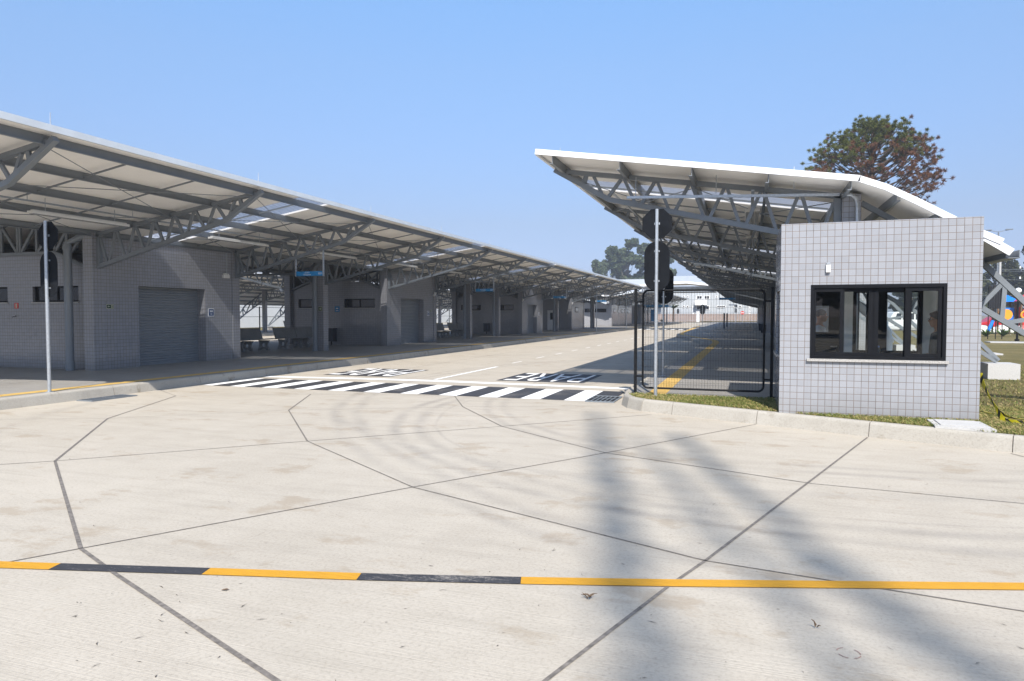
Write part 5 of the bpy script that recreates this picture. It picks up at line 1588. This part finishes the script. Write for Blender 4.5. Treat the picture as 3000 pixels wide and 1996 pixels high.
# ================================================================== VEGETATION
def leafquads(c, r, n, sz, vs, fs, flat=1.0, up=0.0, shape=None):
    for i in range(n):
        while True:
            p = Vector((rnd.uniform(-1, 1), rnd.uniform(-1, 1), rnd.uniform(-1, 1)))
            if p.length <= 1: break
        p = p * (.55 + .45 * rnd.random()); q = Vector(c) + Vector((p.x * r, p.y * r, p.z * r * flat))
        d = Vector((rnd.gauss(0, 1), rnd.gauss(0, 1), rnd.gauss(up, .8))).normalized(); s = d.cross(Vector((rnd.gauss(0, 1), rnd.gauss(0, 1), rnd.gauss(0, 1)))).normalized()
        l = sz * rnd.uniform(.6, 1.3); w = l * .38; o = len(vs)
        vs += [tuple(q - d * l * .5), tuple(q + s * w), tuple(q + d * l * .5), tuple(q - s * w)]; fs.append((o, o + 1, o + 2, o + 3))
def leafmesh(name, vs, fs, mat, parent):
    me = bpy.data.meshes.new(name); off = parent.location if parent else Vector((0, 0, 0))
    me.from_pydata([(a - off.x, b - off.y, c - off.z) for a, b, c in vs], [], fs); me.materials.append(mat)
    o = bpy.data.objects.new(name, me); COL.objects.link(o); o.parent = parent; return o

# araucaria behind the right canopy
AX, AY = 10.0, 67.0
ar = thing("araucaria_tree", "tall araucaria with candelabra branches, green top and browned lower tufts", "tree", (AX, AY, PZ))
tk = MB(); tk.tube([(AX, AY, 0), (AX + .05, AY, 6), (AX, AY, 11.5), (AX, AY, 17.9)], [.40, .32, .24, .08], 12); tk.build("trunk", M['bark'], ar, smooth=True)
br = MB(); gv, gf, bv, bf = [], [], [], []
for lv in range(12):
    phi = -12 + 96 * (lv / 11) ** 1.0
    nb = max(4, int(15 * math.cos(R(phi)) ** .8 + .5))
    if lv < 2: nb = 7
    for b in range(nb):
        a = 2 * math.pi * (b + .5 * (lv % 2)) / nb + rnd.uniform(-.22, .22); ph = phi + rnd.uniform(-4, 4); sc = rnd.uniform(.92, 1.02) * (1 if lv > 2 else rnd.uniform(.8, 1.0))
        d = Vector((math.cos(a), math.sin(a), 0))
        e0 = Vector((AX, AY, 12.1)) + d * 5.2 * math.cos(R(ph)) * sc + Vector((0, 0, 6.1 * math.sin(R(ph)) * sc))
        p0 = Vector((AX, AY, min(17.6, 10.4 + 6.9 * max(0, ph + 6) / 90)))
        reach = Vector((e0.x - AX, e0.y - AY, 0)).length; hz = e0.z - p0.z; pts = [p0]
        for q in (.3, .6, .85, 1.0): pts.append(p0 + d * reach * q + Vector((0, 0, hz * q ** 2.0)))
        br.tube(pts, [.085, .065, .05, .04, .025], 5)
        low = lv < 3
        ends = [(pts[-1], .40)]
        for q, m in ((3, 3), (4, 7)):
            for _ in range(m):
                if low and rnd.random() < .45: continue
                e = pts[q] + d * rnd.uniform(-.2, .35) + Vector((rnd.gauss(0, .48), rnd.gauss(0, .48), rnd.uniform(-.15, .6)))
                br.tube([pts[q], pts[q].lerp(e, .55) - Vector((0, 0, .06)), e], [.024, .018, .012], 4); ends.append((e, .30))
        if lv > 5:
            for _ in range(4): ends.append((pts[3].lerp(pts[2], rnd.random()) + Vector((0, 0, .2)), .4))
        for e, r_ in ends:
            hh = (e.z - 12.3) / 6.0 - .12 * (e.x - AX) / 5 + rnd.gauss(0, .22)
            V, F = (gv, gf) if hh > .52 else (bv, bf)
            for _ in range(74 if not low else 50):
                dd = Vector((rnd.gauss(0, 1), rnd.gauss(0, 1), rnd.gauss(.35, .85))).normalized(); l = r_ * rnd.uniform(.55, 1.1); sd = dd.cross(Vector((rnd.gauss(0, 1), rnd.gauss(0, 1), rnd.gauss(0, 1)))).normalized() * .017
                o = len(V); q0 = e + dd * l * .05; q1 = e + dd * l + Vector((0, 0, .03))
                V += [tuple(q0.lerp(q1, .35) - sd), tuple(q0.lerp(q1, .35) + sd), tuple(q1), tuple(q0)]; F += [(o, o + 1, o + 2), (o, o + 3, o + 1)]
br.build("branches", M['bark'], ar)
leafmesh("green_crown", gv, gf, M['leaf_green'], ar); leafmesh("brown_crown", bv, bf, M['leaf_brown'], ar)

def broad_tree(name, label, x, y, base, crown, n, sz, mat, trunk_r=.35, group=None, cat="tree"):
    """crown: list of (dx,dy,z,r,flat)"""
    r = thing(name, label, cat, (x, y, base), group)
    tk = MB(); zt = max(c[2] for c in crown)
    tk.tube([(x, y, base), (x, y, base + (zt - base) * .5), (x, y, zt)], [trunk_r, trunk_r * .7, trunk_r * .2], 8)
    for dx, dy, z, rr1, fl in crown: tk.tube([(x, y, base + (z - base) * .55), (x + dx * .6, y + dy * .6, z - rr1 * .4), (x + dx, y + dy, z)], [trunk_r * .45, trunk_r * .3, trunk_r * .12], 6)
    tk.build("trunk", M['bark_grey'] if 'euc' in name else M['bark'], r)
    V, F = [], []; tot = sum(c[3] ** 2 for c in crown)
    for dx, dy, z, rr1, fl in crown:
        m = int(n * rr1 ** 2 / tot)
        nc = max(5, int(rr1 * 5))
        for _ in range(nc):
            while True:
                p = Vector((rnd.uniform(-1, 1), rnd.uniform(-1, 1), rnd.uniform(-1, 1)))
                if .35 < p.length <= 1: break
            leafquads((x + dx + p.x * rr1 * .8, y + dy + p.y * rr1 * .8, z + p.z * rr1 * .8 * fl), rr1 * .36, m // nc, sz, V, F, .8)
    leafmesh("crown", V, F, mat, r)
    return r
# far eucalyptus group
def euc(x, y, h, w, label):
    cr_ = [(rnd.uniform(-.5, .5) * w, rnd.uniform(-.5, .5) * w, h * rnd.uniform(.38, .97), w * rnd.uniform(.17, .27), .85) for _ in range(22)]
    cr_ = [(dx * (1.25 - .75 * (z / h)), dy, z, r_, f_) for dx, dy, z, r_, f_ in cr_] + [(0, 0, h * .95, w * .18, .9)]
    broad_tree("eucalyptus_tree", label, x, y, 0, cr_, 24000, .85, M['leaf_euc'], .22, "tall eucalyptus beyond the white building")
euc(-49.5, 232, 19.5, 10, "leftmost and lowest eucalyptus of the group beyond the white building")
euc(-44.5, 234, 25, 11, "eucalyptus with a rounded crown, second from the left of the far group")
euc(-38.5, 230, 27, 11, "tallest eucalyptus in the middle of the far group")
euc(-32.5, 233, 26, 11, "right hand eucalyptus partly hidden by the octagonal sign")
euc(-27.5, 236, 22, 10, "eucalyptus just right of the octagonal sign")
# dark trees beyond the car park
for i, (x, y, h, w, lb) in enumerate([(33, 132, 9.0, 8, "lower dark tree just right of the booth, behind the black banner"), (40, 138, 11.0, 9, "dark tree behind the utility pole"), (47, 142, 13.0, 10, "tallest dark tree at the right edge"),
                                      (56, 140, 13.5, 11, "dark tree beyond the right edge, beside the tallest one"), (27, 136, 8, 8, "dark tree hidden mostly by the booth, seen through its window")]):
    cr_ = [(rnd.uniform(-.45, .45) * w, rnd.uniform(-.4, .4) * w, h * rnd.uniform(.3, .9), w * rnd.uniform(.2, .32), .85) for _ in range(10)]
    broad_tree("dark_tree", lb, x, y, 0, cr_, 6500, .7, M['leaf_dark'], .4, "dark trees beyond the car park")
# slim conifers behind the camera: only their shadows fall into the picture
def slim(x, y, h, w, label, n=90, per=60, z0=.30, lean=0.0):
    r = thing("slim_conifer", label, "tree", (x, y, 0), "slim conifers whose shadow lies on the concrete")
    tk = MB(); tk.tube([(x - lean * h, y, 0), (x - lean * h * .5, y, h * .5), (x, y, h)], [.22, .12, .03], 9); tk.build("trunk", M['bark'], r, smooth=True)
    V, F = [], []
    for i in range(n):
        t = i / n; z = h * (z0 + (.995 - z0) * t); rr1 = w * (1 - t ** 3) * rnd.uniform(.45, 1.15) + .05
        a = rnd.uniform(0, 6.28); leafquads((x - lean * (h - z) + math.cos(a) * rr1 * .6, y + math.sin(a) * rr1 * .6, z), rr1 * .55 + .07, per, .15, V, F, 1.2)
    leafmesh("crown", V, F, M['leaf_conifer'], r)
def shadow_base(sx, sy, h): return (sx + .29 * h, sy - .93 * h)
x, y = shadow_base(-2.55, 11.9, 40.0); slim(x, y, 40.0, .24, "left slim conifer behind the camera, casting the straight shadow", 120, 9, .55, .062)
x, y = shadow_base(-1.05, 10.2, 38.0); slim(x, y, 38.0, .28, "right slim conifer behind the camera, casting the slanting shadow", 120, 10, .55)
x, y = shadow_base(-1.5, 9.8, 36.0); slim(x, y, 36.0, .60, "sparse conifer between the two behind the camera, casting dappled shade", 60, 4, .6)
# belt of trees behind the camera, mirrored in the booth glass
for i, (x, y, h, w) in enumerate([(-4, -44, 9, 9), (4, -46, 11, 10), (12, -43, 10, 10), (20, -46, 11.5, 11), (29, -44, 10, 10)]):
    cr_ = [(rnd.uniform(-.45, .45) * w, rnd.uniform(-.3, .3) * w, h * rnd.uniform(.25, .9), w * rnd.uniform(.22, .32), .9) for _ in range(9)]
    broad_tree("dark_tree", "dark tree across the road behind the camera, mirrored in the booth window", x, y, 0, cr_, 2600, .9, M['leaf_dark'], .35, "trees mirrored in the booth window")

# palm, agave and strap leaved plants
def strap(x, y, z, n, ln, w, label, name="strap_plant", mat=None, up=1.3, group=None, trunk=0):
    r = thing(name, label, "plant", (x, y, z), group)
    if trunk:
        tk = MB(); tk.tube([(x, y, z), (x, y, z + trunk)], [.22, .16], 8); tk.build("trunk", M['bark'], r)
    V, F = [], []
    for i in range(n):
        a = rnd.uniform(0, 6.28); d = Vector((math.cos(a), math.sin(a), rnd.uniform(.6, 1.5) * up)).normalized(); l = ln * rnd.uniform(.6, 1.1); p = Vector((x, y, z + trunk)); s = d.cross(Vector((0, 0, 1))).normalized(); o = len(V); k = 5
        for j in range(k + 1):
            t = j / k; ww = w * (1 - t) ** .6 + .002; q = p + d * l * t + Vector((d.x, d.y, 0)) * l * .35 * t * t - Vector((0, 0, l * .42 * t * t)); V += [tuple(q - s * ww), tuple(q + s * ww)]
        for j in range(k): F.append((o + 2 * j, o + 2 * j + 1, o + 2 * j + 3, o + 2 * j + 2))
    leafmesh("leaves", V, F, mat or M['leaf_plant'], r); return r
strap(15.6, 55.5, PZ, 60, 1.15, .05, "strap leaved clump beside the booth edge, left one", group="strap leaved clumps by the playground")
strap(16.8, 56.2, PZ, 60, 1.2, .05, "strap leaved clump right of the first, below the banner", group="strap leaved clumps by the playground")
strap(18.4, 58, PZ, 40, .9, .05, "smaller strap leaved clump below the playground", group="strap leaved clumps by the playground")
strap(-15.4, 152, .15, 46, 2.4, .16, "small palm before the white building, left of the distant sign", "palm", M['leaf_palm'], 1.0, None, 2.9)
strap(-17.6, 150, .15, 50, 1.5, .08, "low agave clump below the palm", "agave", M['leaf_dark'], 1.1)

# ================================================================== PLAYGROUND, LAMPS, CARS
pg = thing("playground", "colourful plastic play tower set with blue and red pyramid roofs", "playground", (19.3, 62.5, PZ))
def pyramid(x, y, z, w, h, mat, name):
    mb = MB(); mb.add([(x - w, y - w, z), (x + w, y - w, z), (x + w, y + w, z), (x - w, y + w, z), (x, y, z + h)], [(0, 1, 4), (1, 2, 4), (2, 3, 4), (3, 0, 4), (3, 2, 1, 0)]); mb.build(name, mat, pg)
pyramid(18.95, 63.2, 2.72, .85, .62, M['play_blue'], "roof"); pyramid(20.1, 62.4, 2.74, .80, .62, M['play_red'], "roof")
for x, y in ((18.35, 62.6), (19.5, 62.6), (18.35, 63.8), (19.5, 63.8), (19.65, 61.9), (20.6, 61.9), (20.6, 63.0)):
    mb = MB(); mb.tube([(x, y, PZ), (x, y, 2.72)], .07, 8); mb.build("post", M['timber'], pg)
mb = MB(); mb.box(18.45, 19.4, 62.58, 62.64, 1.25, 2.25); mb.build("panel", M['play_blue'], pg)
mb = MB(); mb.tube([(18.72, 62.0, 1.72), (18.72, 62.62, 1.72)], .42, 18); mb.build("tube", M['play_orange'], pg)
mb = MB(); mb.box(19.55, 19.62, 62.0, 62.6, .9, 2.3); mb.box(19.75, 19.83, 61.85, 61.92, .6, 2.1); mb.build("panel", M['play_red'], pg)
mb = MB(); mb.prism([(20.0, 61.9, 1.25), (20.5, 61.9, 1.25), (20.5, 59.6, PZ + .1), (20.0, 59.6, PZ + .1)], (0, 0, -.06)); mb.build("slide", M['play_green'], pg)
mb = MB(); mb.tube([(17.9, 62.2, 1.2), (17.3, 61.3, .3)], .12, 8); mb.build("ramp", M['play_blue'], pg)
mb = MB(); mb.tube([(19.9 + .28 * math.cos(a), 61.8, 1.7 + .28 * math.sin(a)) for a in [i * math.pi / 8 for i in range(17)]], .07, 6); mb.build("ring", M['play_orange'], pg)
# globe lamp
def globe(x, y, h, label, ballr=.16):
    r = thing("globe_lamp", label, "lamp post", (x, y, PZ), "globe lamps on the lawn")
    mb = MB(); mb.tube([(x, y, PZ), (x, y, h)], [.06, .045], 8); mb.tube([(x, y, PZ), (x, y, PZ + .12)], .12, 8); mb.build("pole", M['blackmetal'], r)
    mb = MB(); mb.ball((x, y, h + ballr * .8), ballr, 14, 10); mb.build("globe", M['bulb'], r, smooth=True)
globe(14.5, 46.2, 2.95, "black pole lamp with white globe in front of the playground"); globe(12.6, 66, 3.9, "globe lamp seen through the booth's rear window")
# tall double armed street light
r = thing("street_light", "tall double armed street light behind the booth roof line", "street light", (27.4, 94, 0))
mb = MB(); mb.tube([(27.4, 94, 0), (27.4, 94, 11.4)], [.12, .07], 8); mb.build("pole", M['steel'], r)
for s in (-1, 1):
    mb = MB(); mb.bar((27.4, 94, 11.35), (27.4 + s * 1.3, 94, 11.6), .06, .06); mb.box(27.4 + s * 1.05 - .35, 27.4 + s * 1.05 + .35, 93.85, 94.15, 11.55, 11.65); mb.build("arm", M['steel'], r)
# utility pole with wires
r = thing("utility_pole", "pale concrete utility pole with wires in front of the dark trees", "utility pole", (34.7, 118, 0))
mb = MB(); mb.tube([(34.7, 118, 0), (34.7, 118, 9.7)], [.22, .15], 8); mb.build("pole", M['pale_cast'], r)
mb = MB()
for z in (8.4, 8.15, 6.9, 4.6):
    pts = [(34.7 + t * 60 - 22, 118 + t * 8 - 3, z - .35 * math.sin(t * math.pi * 3) ** 2) for t in [i / 20 for i in range(21)]]; mb.tube(pts, .022, 4)
mb.build("wire", M['steel'], r)
mb = MB()
for i in range(-3, 8):
    for z in (8.55, 7.05): mb.tube([(34.7 + i * 2.6, 118 + i * .35, z - .1), (34.7 + i * 2.6, 118 + i * .35, z + .22)], [.12, .07], 6)
mb.build("insulator", M['white'], r)
# black banner on posts
r = thing("black_banner", "black shade cloth panel on thin posts, right of the booth", "banner", (14.4, 49.5, PZ))
mb = MB(); n = 13
vs = []
for i in range(n):
    t = i / (n - 1); x = 14.0 + .78 * t; y = 49.4 + .05 * (i % 2)
    vs += [(x, y, 2.08), (x, y, 3.46 + .06 * t)]
mb.add(vs, [(2 * i, 2 * i + 2, 2 * i + 3, 2 * i + 1) for i in range(n - 1)]); mb.add([(v[0], v[1] + .03, v[2]) for v in vs], [(2 * i, 2 * i + 1, 2 * i + 3, 2 * i + 2) for i in range(n - 1)]); mb.build("cloth", M['mesh_dark'], r)
for x in (14.02, 14.42, 14.76):
    mb = MB(); mb.tube([(x, 49.55, PZ), (x, 49.55, 3.5)], .025, 6); mb.build("post", M['blackmetal'], r)

def car(name, label, cat, x, y, rz, paint, L_=4.1, Wd=1.7, H=1.5, van=False):
    r = thing(name, label, cat, (x, y, .02)); r.rotation_euler = (0, 0, rz)
    if van: prof = [(-L_ / 2, .35), (-L_ / 2, 1.0), (-L_ / 2 + .05, 1.15), (-L_ / 2 + .5, 1.9), (-L_ / 2 + .9, 2.0), (L_ / 2 - .1, 2.0), (L_ / 2, 1.7), (L_ / 2, .35)]
    else: prof = [(-L_ / 2, .35), (-L_ / 2, .72), (-L_ / 2 + .15, .82), (-L_ / 2 + .95, .95), (-L_ / 2 + 1.6, H - .06), (-L_ / 2 + 2.0, H), (L_ / 2 - .9, H - .03), (L_ / 2 - .15, 1.0), (L_ / 2, .9), (L_ / 2, .35)]
    def loc(mb, nm, mat, par, sm=False):
        o = mb.build(nm, mat, None, smooth=sm); o.parent = par; return o
    mb = MB(); mb.prism([(a, -Wd / 2, b) for a, b in prof], (0, Wd, 0)); b = loc(mb, "body", paint, r)
    bv_ = b.modifiers.new("b", 'BEVEL'); bv_.width = .07; bv_.segments = 3
    for s in (-1, 1):
        if van: quads = [[(-L_ / 2 + .62, 1.2), (-L_ / 2 + 1.25, 1.2), (-L_ / 2 + 1.25, 1.85), (-L_ / 2 + .85, 1.85)], [(-L_ / 2 + 1.4, 1.2), (-L_ / 2 + 2.5, 1.2), (-L_ / 2 + 2.5, 1.85), (-L_ / 2 + 1.4, 1.85)], [(-L_ / 2 + 2.65, 1.2), (L_ / 2 - .35, 1.2), (L_ / 2 - .35, 1.85), (-L_ / 2 + 2.65, 1.85)]]
        else: quads = [[(-L_ / 2 + 1.15, .98), (-L_ / 2 + 1.95, .98), (-L_ / 2 + 1.95, H - .12), (-L_ / 2 + 1.62, H - .14)], [(-L_ / 2 + 2.03, .98), (L_ / 2 - .5, 1.0), (L_ / 2 - .92, H - .13), (-L_ / 2 + 2.03, H - .12)]]
        for qd in quads:
            mb = MB(); mb.prism([(a, s * (Wd / 2 + .004), b_) for a, b_ in qd], (0, -s * .02, 0)); loc(mb, "side_window", M['car_glass'], r)
        for wx in (-L_ / 2 + .75, L_ / 2 - .75):
            mb = MB(); mb.tube([(wx, s * (Wd / 2 - .18), .31), (wx, s * (Wd / 2 + .015), .31)], .31, 18); w_ = loc(mb, "wheel", M['rubber'], r)
            mb = MB(); mb.tube([(wx, s * (Wd / 2 + .016), .31), (wx, s * (Wd / 2 + .024), .31)], .19, 14); loc(mb, "rim", M['chrome'], w_)
        mb = MB(); mb.box(-L_ / 2 - .012, -L_ / 2 + .03, s * (Wd / 2 - .32) - .17, s * (Wd / 2 - .32) + .17, .66, .78); loc(mb, "headlight", M['lamp_lens'], r)
    return r
car("parked_car", "red hatchback parked beyond the lawn, right of the booth", "car", 25.2, 87, R(8), M['car_red'])
car("parked_van", "white passenger van parked beyond the lawn, seen through the booth", "van", 15.6, 80, R(14), M['car_white'], 4.7, 1.8, 2.0, True)
car("parked_car", "white car parked behind the red hatchback", "car", 21.5, 92, R(5), M['car_white'])
# low white rocks and blocks along the lawn's edge
for i in range(9):
    x = 13 + i * 1.75; y = 73 + rnd.uniform(-.5, .5); w, h = rnd.uniform(.5, .8), rnd.uniform(.45, .8)
    mb = MB(); mb.ball((x, y, PZ + h * .4), 1, 9, 6, (w, .45, h * .6)); o = mb.build("white_boulder", M['pale_cast']); 
    tag(o, f"{ORD[i]} white painted boulder from the left along the far lawn edge", "boulder", "white boulders along the lawn edge")
r = tag(MB().box(16, 40, 69.4, 69.6, PZ, PZ + .45).build("low_wall", M['white']), "low white wall behind the playground", "wall")

# ================================================================== FAR BUILDINGS, WALLS AND FENCE
def clad(x0, x1, y, z0, z1, pitch, mat, name, parent):
    mb = MB(); xs = []; x = x0
    while x < x1: xs += [(x, 0), (x + pitch * .45, 0), (x + pitch * .55, .05), (x + pitch * .95, .05)]; x += pitch
    n = len(xs); vs = [(a, y - o, z0) for a, o in xs] + [(a, y - o, z1) for a, o in xs]
    mb.add(vs, [(i, i + 1, n + i + 1, n + i) for i in range(n - 1)]); return mb.build(name, mat, parent, recalc=False)
wb = thing("white_warehouse", "long pale grey metal clad warehouse closing the view at the end of the road", "warehouse", (0, 181, 0))
mb = MB(); mb.box(-21.5, 30, 181.1, 205, 0, 8.6); mb.build("shell", M['metal_clad'], wb)
clad(-21.4, 30, 181.0, 0, 8.6, 1.0, M['metal_clad'], "cladding", wb)
mb = MB(); mb.prism([(-22, 180.7, 8.6), (-22, 180.7, 8.9), (-22, 197, 12.6), (-22, 212, 8.9), (-22, 212, 8.6)], (52.5, 0, 0)); rf = mb.build("roof", M['roof_white'], wb)
mb = MB()
for x in range(-20, 30, 2): mb.bar((x, 180.8, 8.96), (x, 196.9, 12.63), .08, .06)
mb.build("rib", M['roof_white'], rf)
def win_far(x0, x1, z0, z1, n, nm="window"):
    mb = MB(); mb.box(x0 - .12, x1 + .12, 180.84, 180.9, z0 - .12, z1 + .12); w = mb.build(nm, M['white'], wb)
    for i in range(n):
        a = x0 + (x1 - x0) * i / n + .04; b = x0 + (x1 - x0) * (i + 1) / n - .04; p = MB(); p.box(a, b, 180.82, 180.838, z0, z1); p.build("pane", M['dark_glass'], w)
def fx(p): # column of the facade in metres from the facade's left side
    t = (p - 1500) / 2000; return (171.1 * t - 59.2) / (.945 + .327 * t)
def fz(q, p): 
    X = fx(p); D = .945 * 180.9 - .327 * X; return 1.7 + (923 - q) * D / 2000
for p0, p1, q0, q1, n in ((2041, 2055.5, 868, 876, 2), (2063, 2077, 868, 876, 2), (2001, 2005, 868, 872, 1), (2012.5, 2016, 868, 872, 1), (2097, 2100, 868, 872, 1), (2041, 2077, 897.5, 906.5, 4), (2001, 2005, 897, 901, 1), (2012, 2016, 897, 901, 1), (2100.5, 2123.5, 897, 901, 4), (2164, 2171, 897, 901, 2), (2150, 2152, 897, 901, 1)):
    win_far(fx(p0), fx(p1), fz(q1, p0), fz(q0, p0), n)
mb = MB(); mb.box(fx(2036), fx(2071), 179.2, 180.88, fz(895, 2036), fz(879, 2036)); mb.build("balcony", M['white'], wb)
for p0, p1 in ((2027, 2034), (2192, 2199)):
    mb = MB(); mb.box(fx(p0), fx(p1), 180.84, 180.9, 0, fz(897, p0)); d_ = mb.build("door", M['white'], wb)
    mb = MB()
    for i in range(4): mb.box(fx(p0) + .1, fx(p1) - .1, 180.82, 180.838, 2.3 + i * .32, 2.45 + i * .32)
    mb.build("louvre", M['steel'], d_)
mb = MB(); mb.box(fx(1990), fx(2021), 180.8, 180.9, 0, fz(907, 1990)); mb.build("garage_door", M['roof_white'], wb)
w2 = thing("white_shed", "lower white roofed shed left of the warehouse, below the eucalyptus", "shed", (-42, 190, 0))
mb = MB(); mb.box(-70, -21.6, 186, 205, 0, 7.6); mb.build("wall", M['metal_clad'], w2)
mb = MB(); mb.prism([(-71, 185, 7.6), (-71, 185, 8.0), (-71, 197, 11.9), (-71, 209, 8.0), (-71, 209, 7.6)], (49.2, 0, 0)); mb.build("roof", M['roof_white'], w2)
# end fence and low wall
lw = tag(MB().box(-30, 40, 177.4, 177.7, 0, 1.95).build("low_wall", M['pinkwall']), "low pinkish wall behind the picket fence", "wall")
fe = thing("picket_fence", "grey steel picket fence across the end of the road", "fence", (0, 170, 0))
mb = MB(); x = -27.0
while x < 12: mb.box(x - .035, x + .035, 169.97, 170.03, .05, 2.45); x += .42
mb.build("picket", M['galv'], fe)
mb = MB()
for z in (.35, 2.2): mb.box(-27, 12, 170.031, 170.08, z, z + .07)
mb.build("rail", M['galv'], fe)
gp = thing("gate_pillar", "white gate pillar in the picket fence", "pillar", (-11.4, 169, 0)); mb = MB(); mb.box(-11.75, -11.05, 168.7, 169.4, 0, 2.5); mb.build("shaft", M['white'], gp); mb = MB(); mb.box(-11.85, -10.95, 168.6, 169.5, 2.5, 2.62); mb.build("cap", M['white'], gp)
# blue fascia shelter on the island's far end
bs = thing("blue_shelter", "small shelter with a blue fascia and blue panels far down the island", "shelter", (-17, 118, PZ))
mb = MB(); mb.box(-19.5, -12.8, 118, 118.25, 3.0, 3.42); mb.box(-19.5, -12.8, 118.25, 124, 3.1, 3.25); mb.build("fascia", M['blue_sign'], bs)
for x in (-19.2, -16.3, -13.1):
    mb = MB(); mb.tube([(x, 118.4, PZ), (x, 118.4, 3.05)], .09, 8); mb.build("post", M['navy'], bs)
mb = MB(); mb.box(-18.8, -17.9, 119, 119.1, .6, 2.6); mb.box(-15.9, -14.9, 119, 119.1, .6, 2.6); mb.build("panel", M['blue_sign'], bs)
# white boundary wall and building at the far left
ww = thing("boundary_wall", "long white boundary wall seen through the gaps at the left", "wall", (-55, 70, 0))
mb = MB(); mb.box(-55.2, -55, 20, 150, 0, 3.2); mb.build("face", M['white'], ww); mb = MB(); mb.box(-55.3, -54.9, 20, 150, 3.2, 3.32); mb.build("coping", M['pale_cast'], ww)
ab = thing("white_building", "white two storey building behind the boundary wall at the left", "building", (-85, 95, 0))
mb = MB(); mb.box(-100, -74, 60, 150, 0, 11.5); mb.build("wall", M['metal_clad'], ab)
for i in range(9):
    for z in (4.6, 8.0):
        mb = MB(); y = 66 + i * 9; mb.box(-73.99, -73.9, y, y + 2.4, z, z + 1.6); w_ = mb.build("window", M['white'], ab)
        p = MB(); p.box(-73.9, -73.88, y + .12, y + 2.28, z + .12, z + 1.48); p.build("pane", M['dark_glass'], w_)
mb = MB(); mb.box(-100.5, -73.5, 59.5, 150.5, 11.5, 11.9); mb.build("roof", M['roof_white'], ab)
# mesh fence on the far left platform
mf = thing("mesh_fence", "dark mesh fence along the back of the far left platform", "fence", (-44.3, 60, PZ))
for i in range(20):
    mb = MB(); y = 30 + i * 4.0; mb.box(-44.34, -44.26, y - .04, y + .04, PZ, 2.5); mb.build("post", M['blackmetal'], mf)
mb = MB()
for z in (.45, 1.5, 2.4): mb.box(-44.31, -44.29, 30, 106, z, z + .04)
mb.build("rail", M['blackmetal'], mf)

# thin haze of the dry winter air
hz = MB().box(-190, 190, -75, 330, -1.2, 48).build("haze", [])
hm = bpy.data.materials.new("thin haze"); hm.use_nodes = True
hn = hm.node_tree; hn.nodes.clear()
hv = hn.nodes.new("ShaderNodeVolumePrincipled"); hv.inputs["Color"].default_value = (0.86, 0.91, 1.0, 1); hv.inputs["Density"].default_value = 0.0009; hv.inputs["Anisotropy"].default_value = 0.2
ho = hn.nodes.new("ShaderNodeOutputMaterial"); hn.links.new(hv.outputs[0], ho.inputs["Volume"])
hz.data.materials.append(hm); stuff(hz, "thin pale haze over the whole station")
# panes in the kiosk row hung over; nothing below this line but checks
for o in list(S.objects):
    if o.parent is None and o.type in ('MESH',) and "kind" not in o: o["kind"] = "thing"
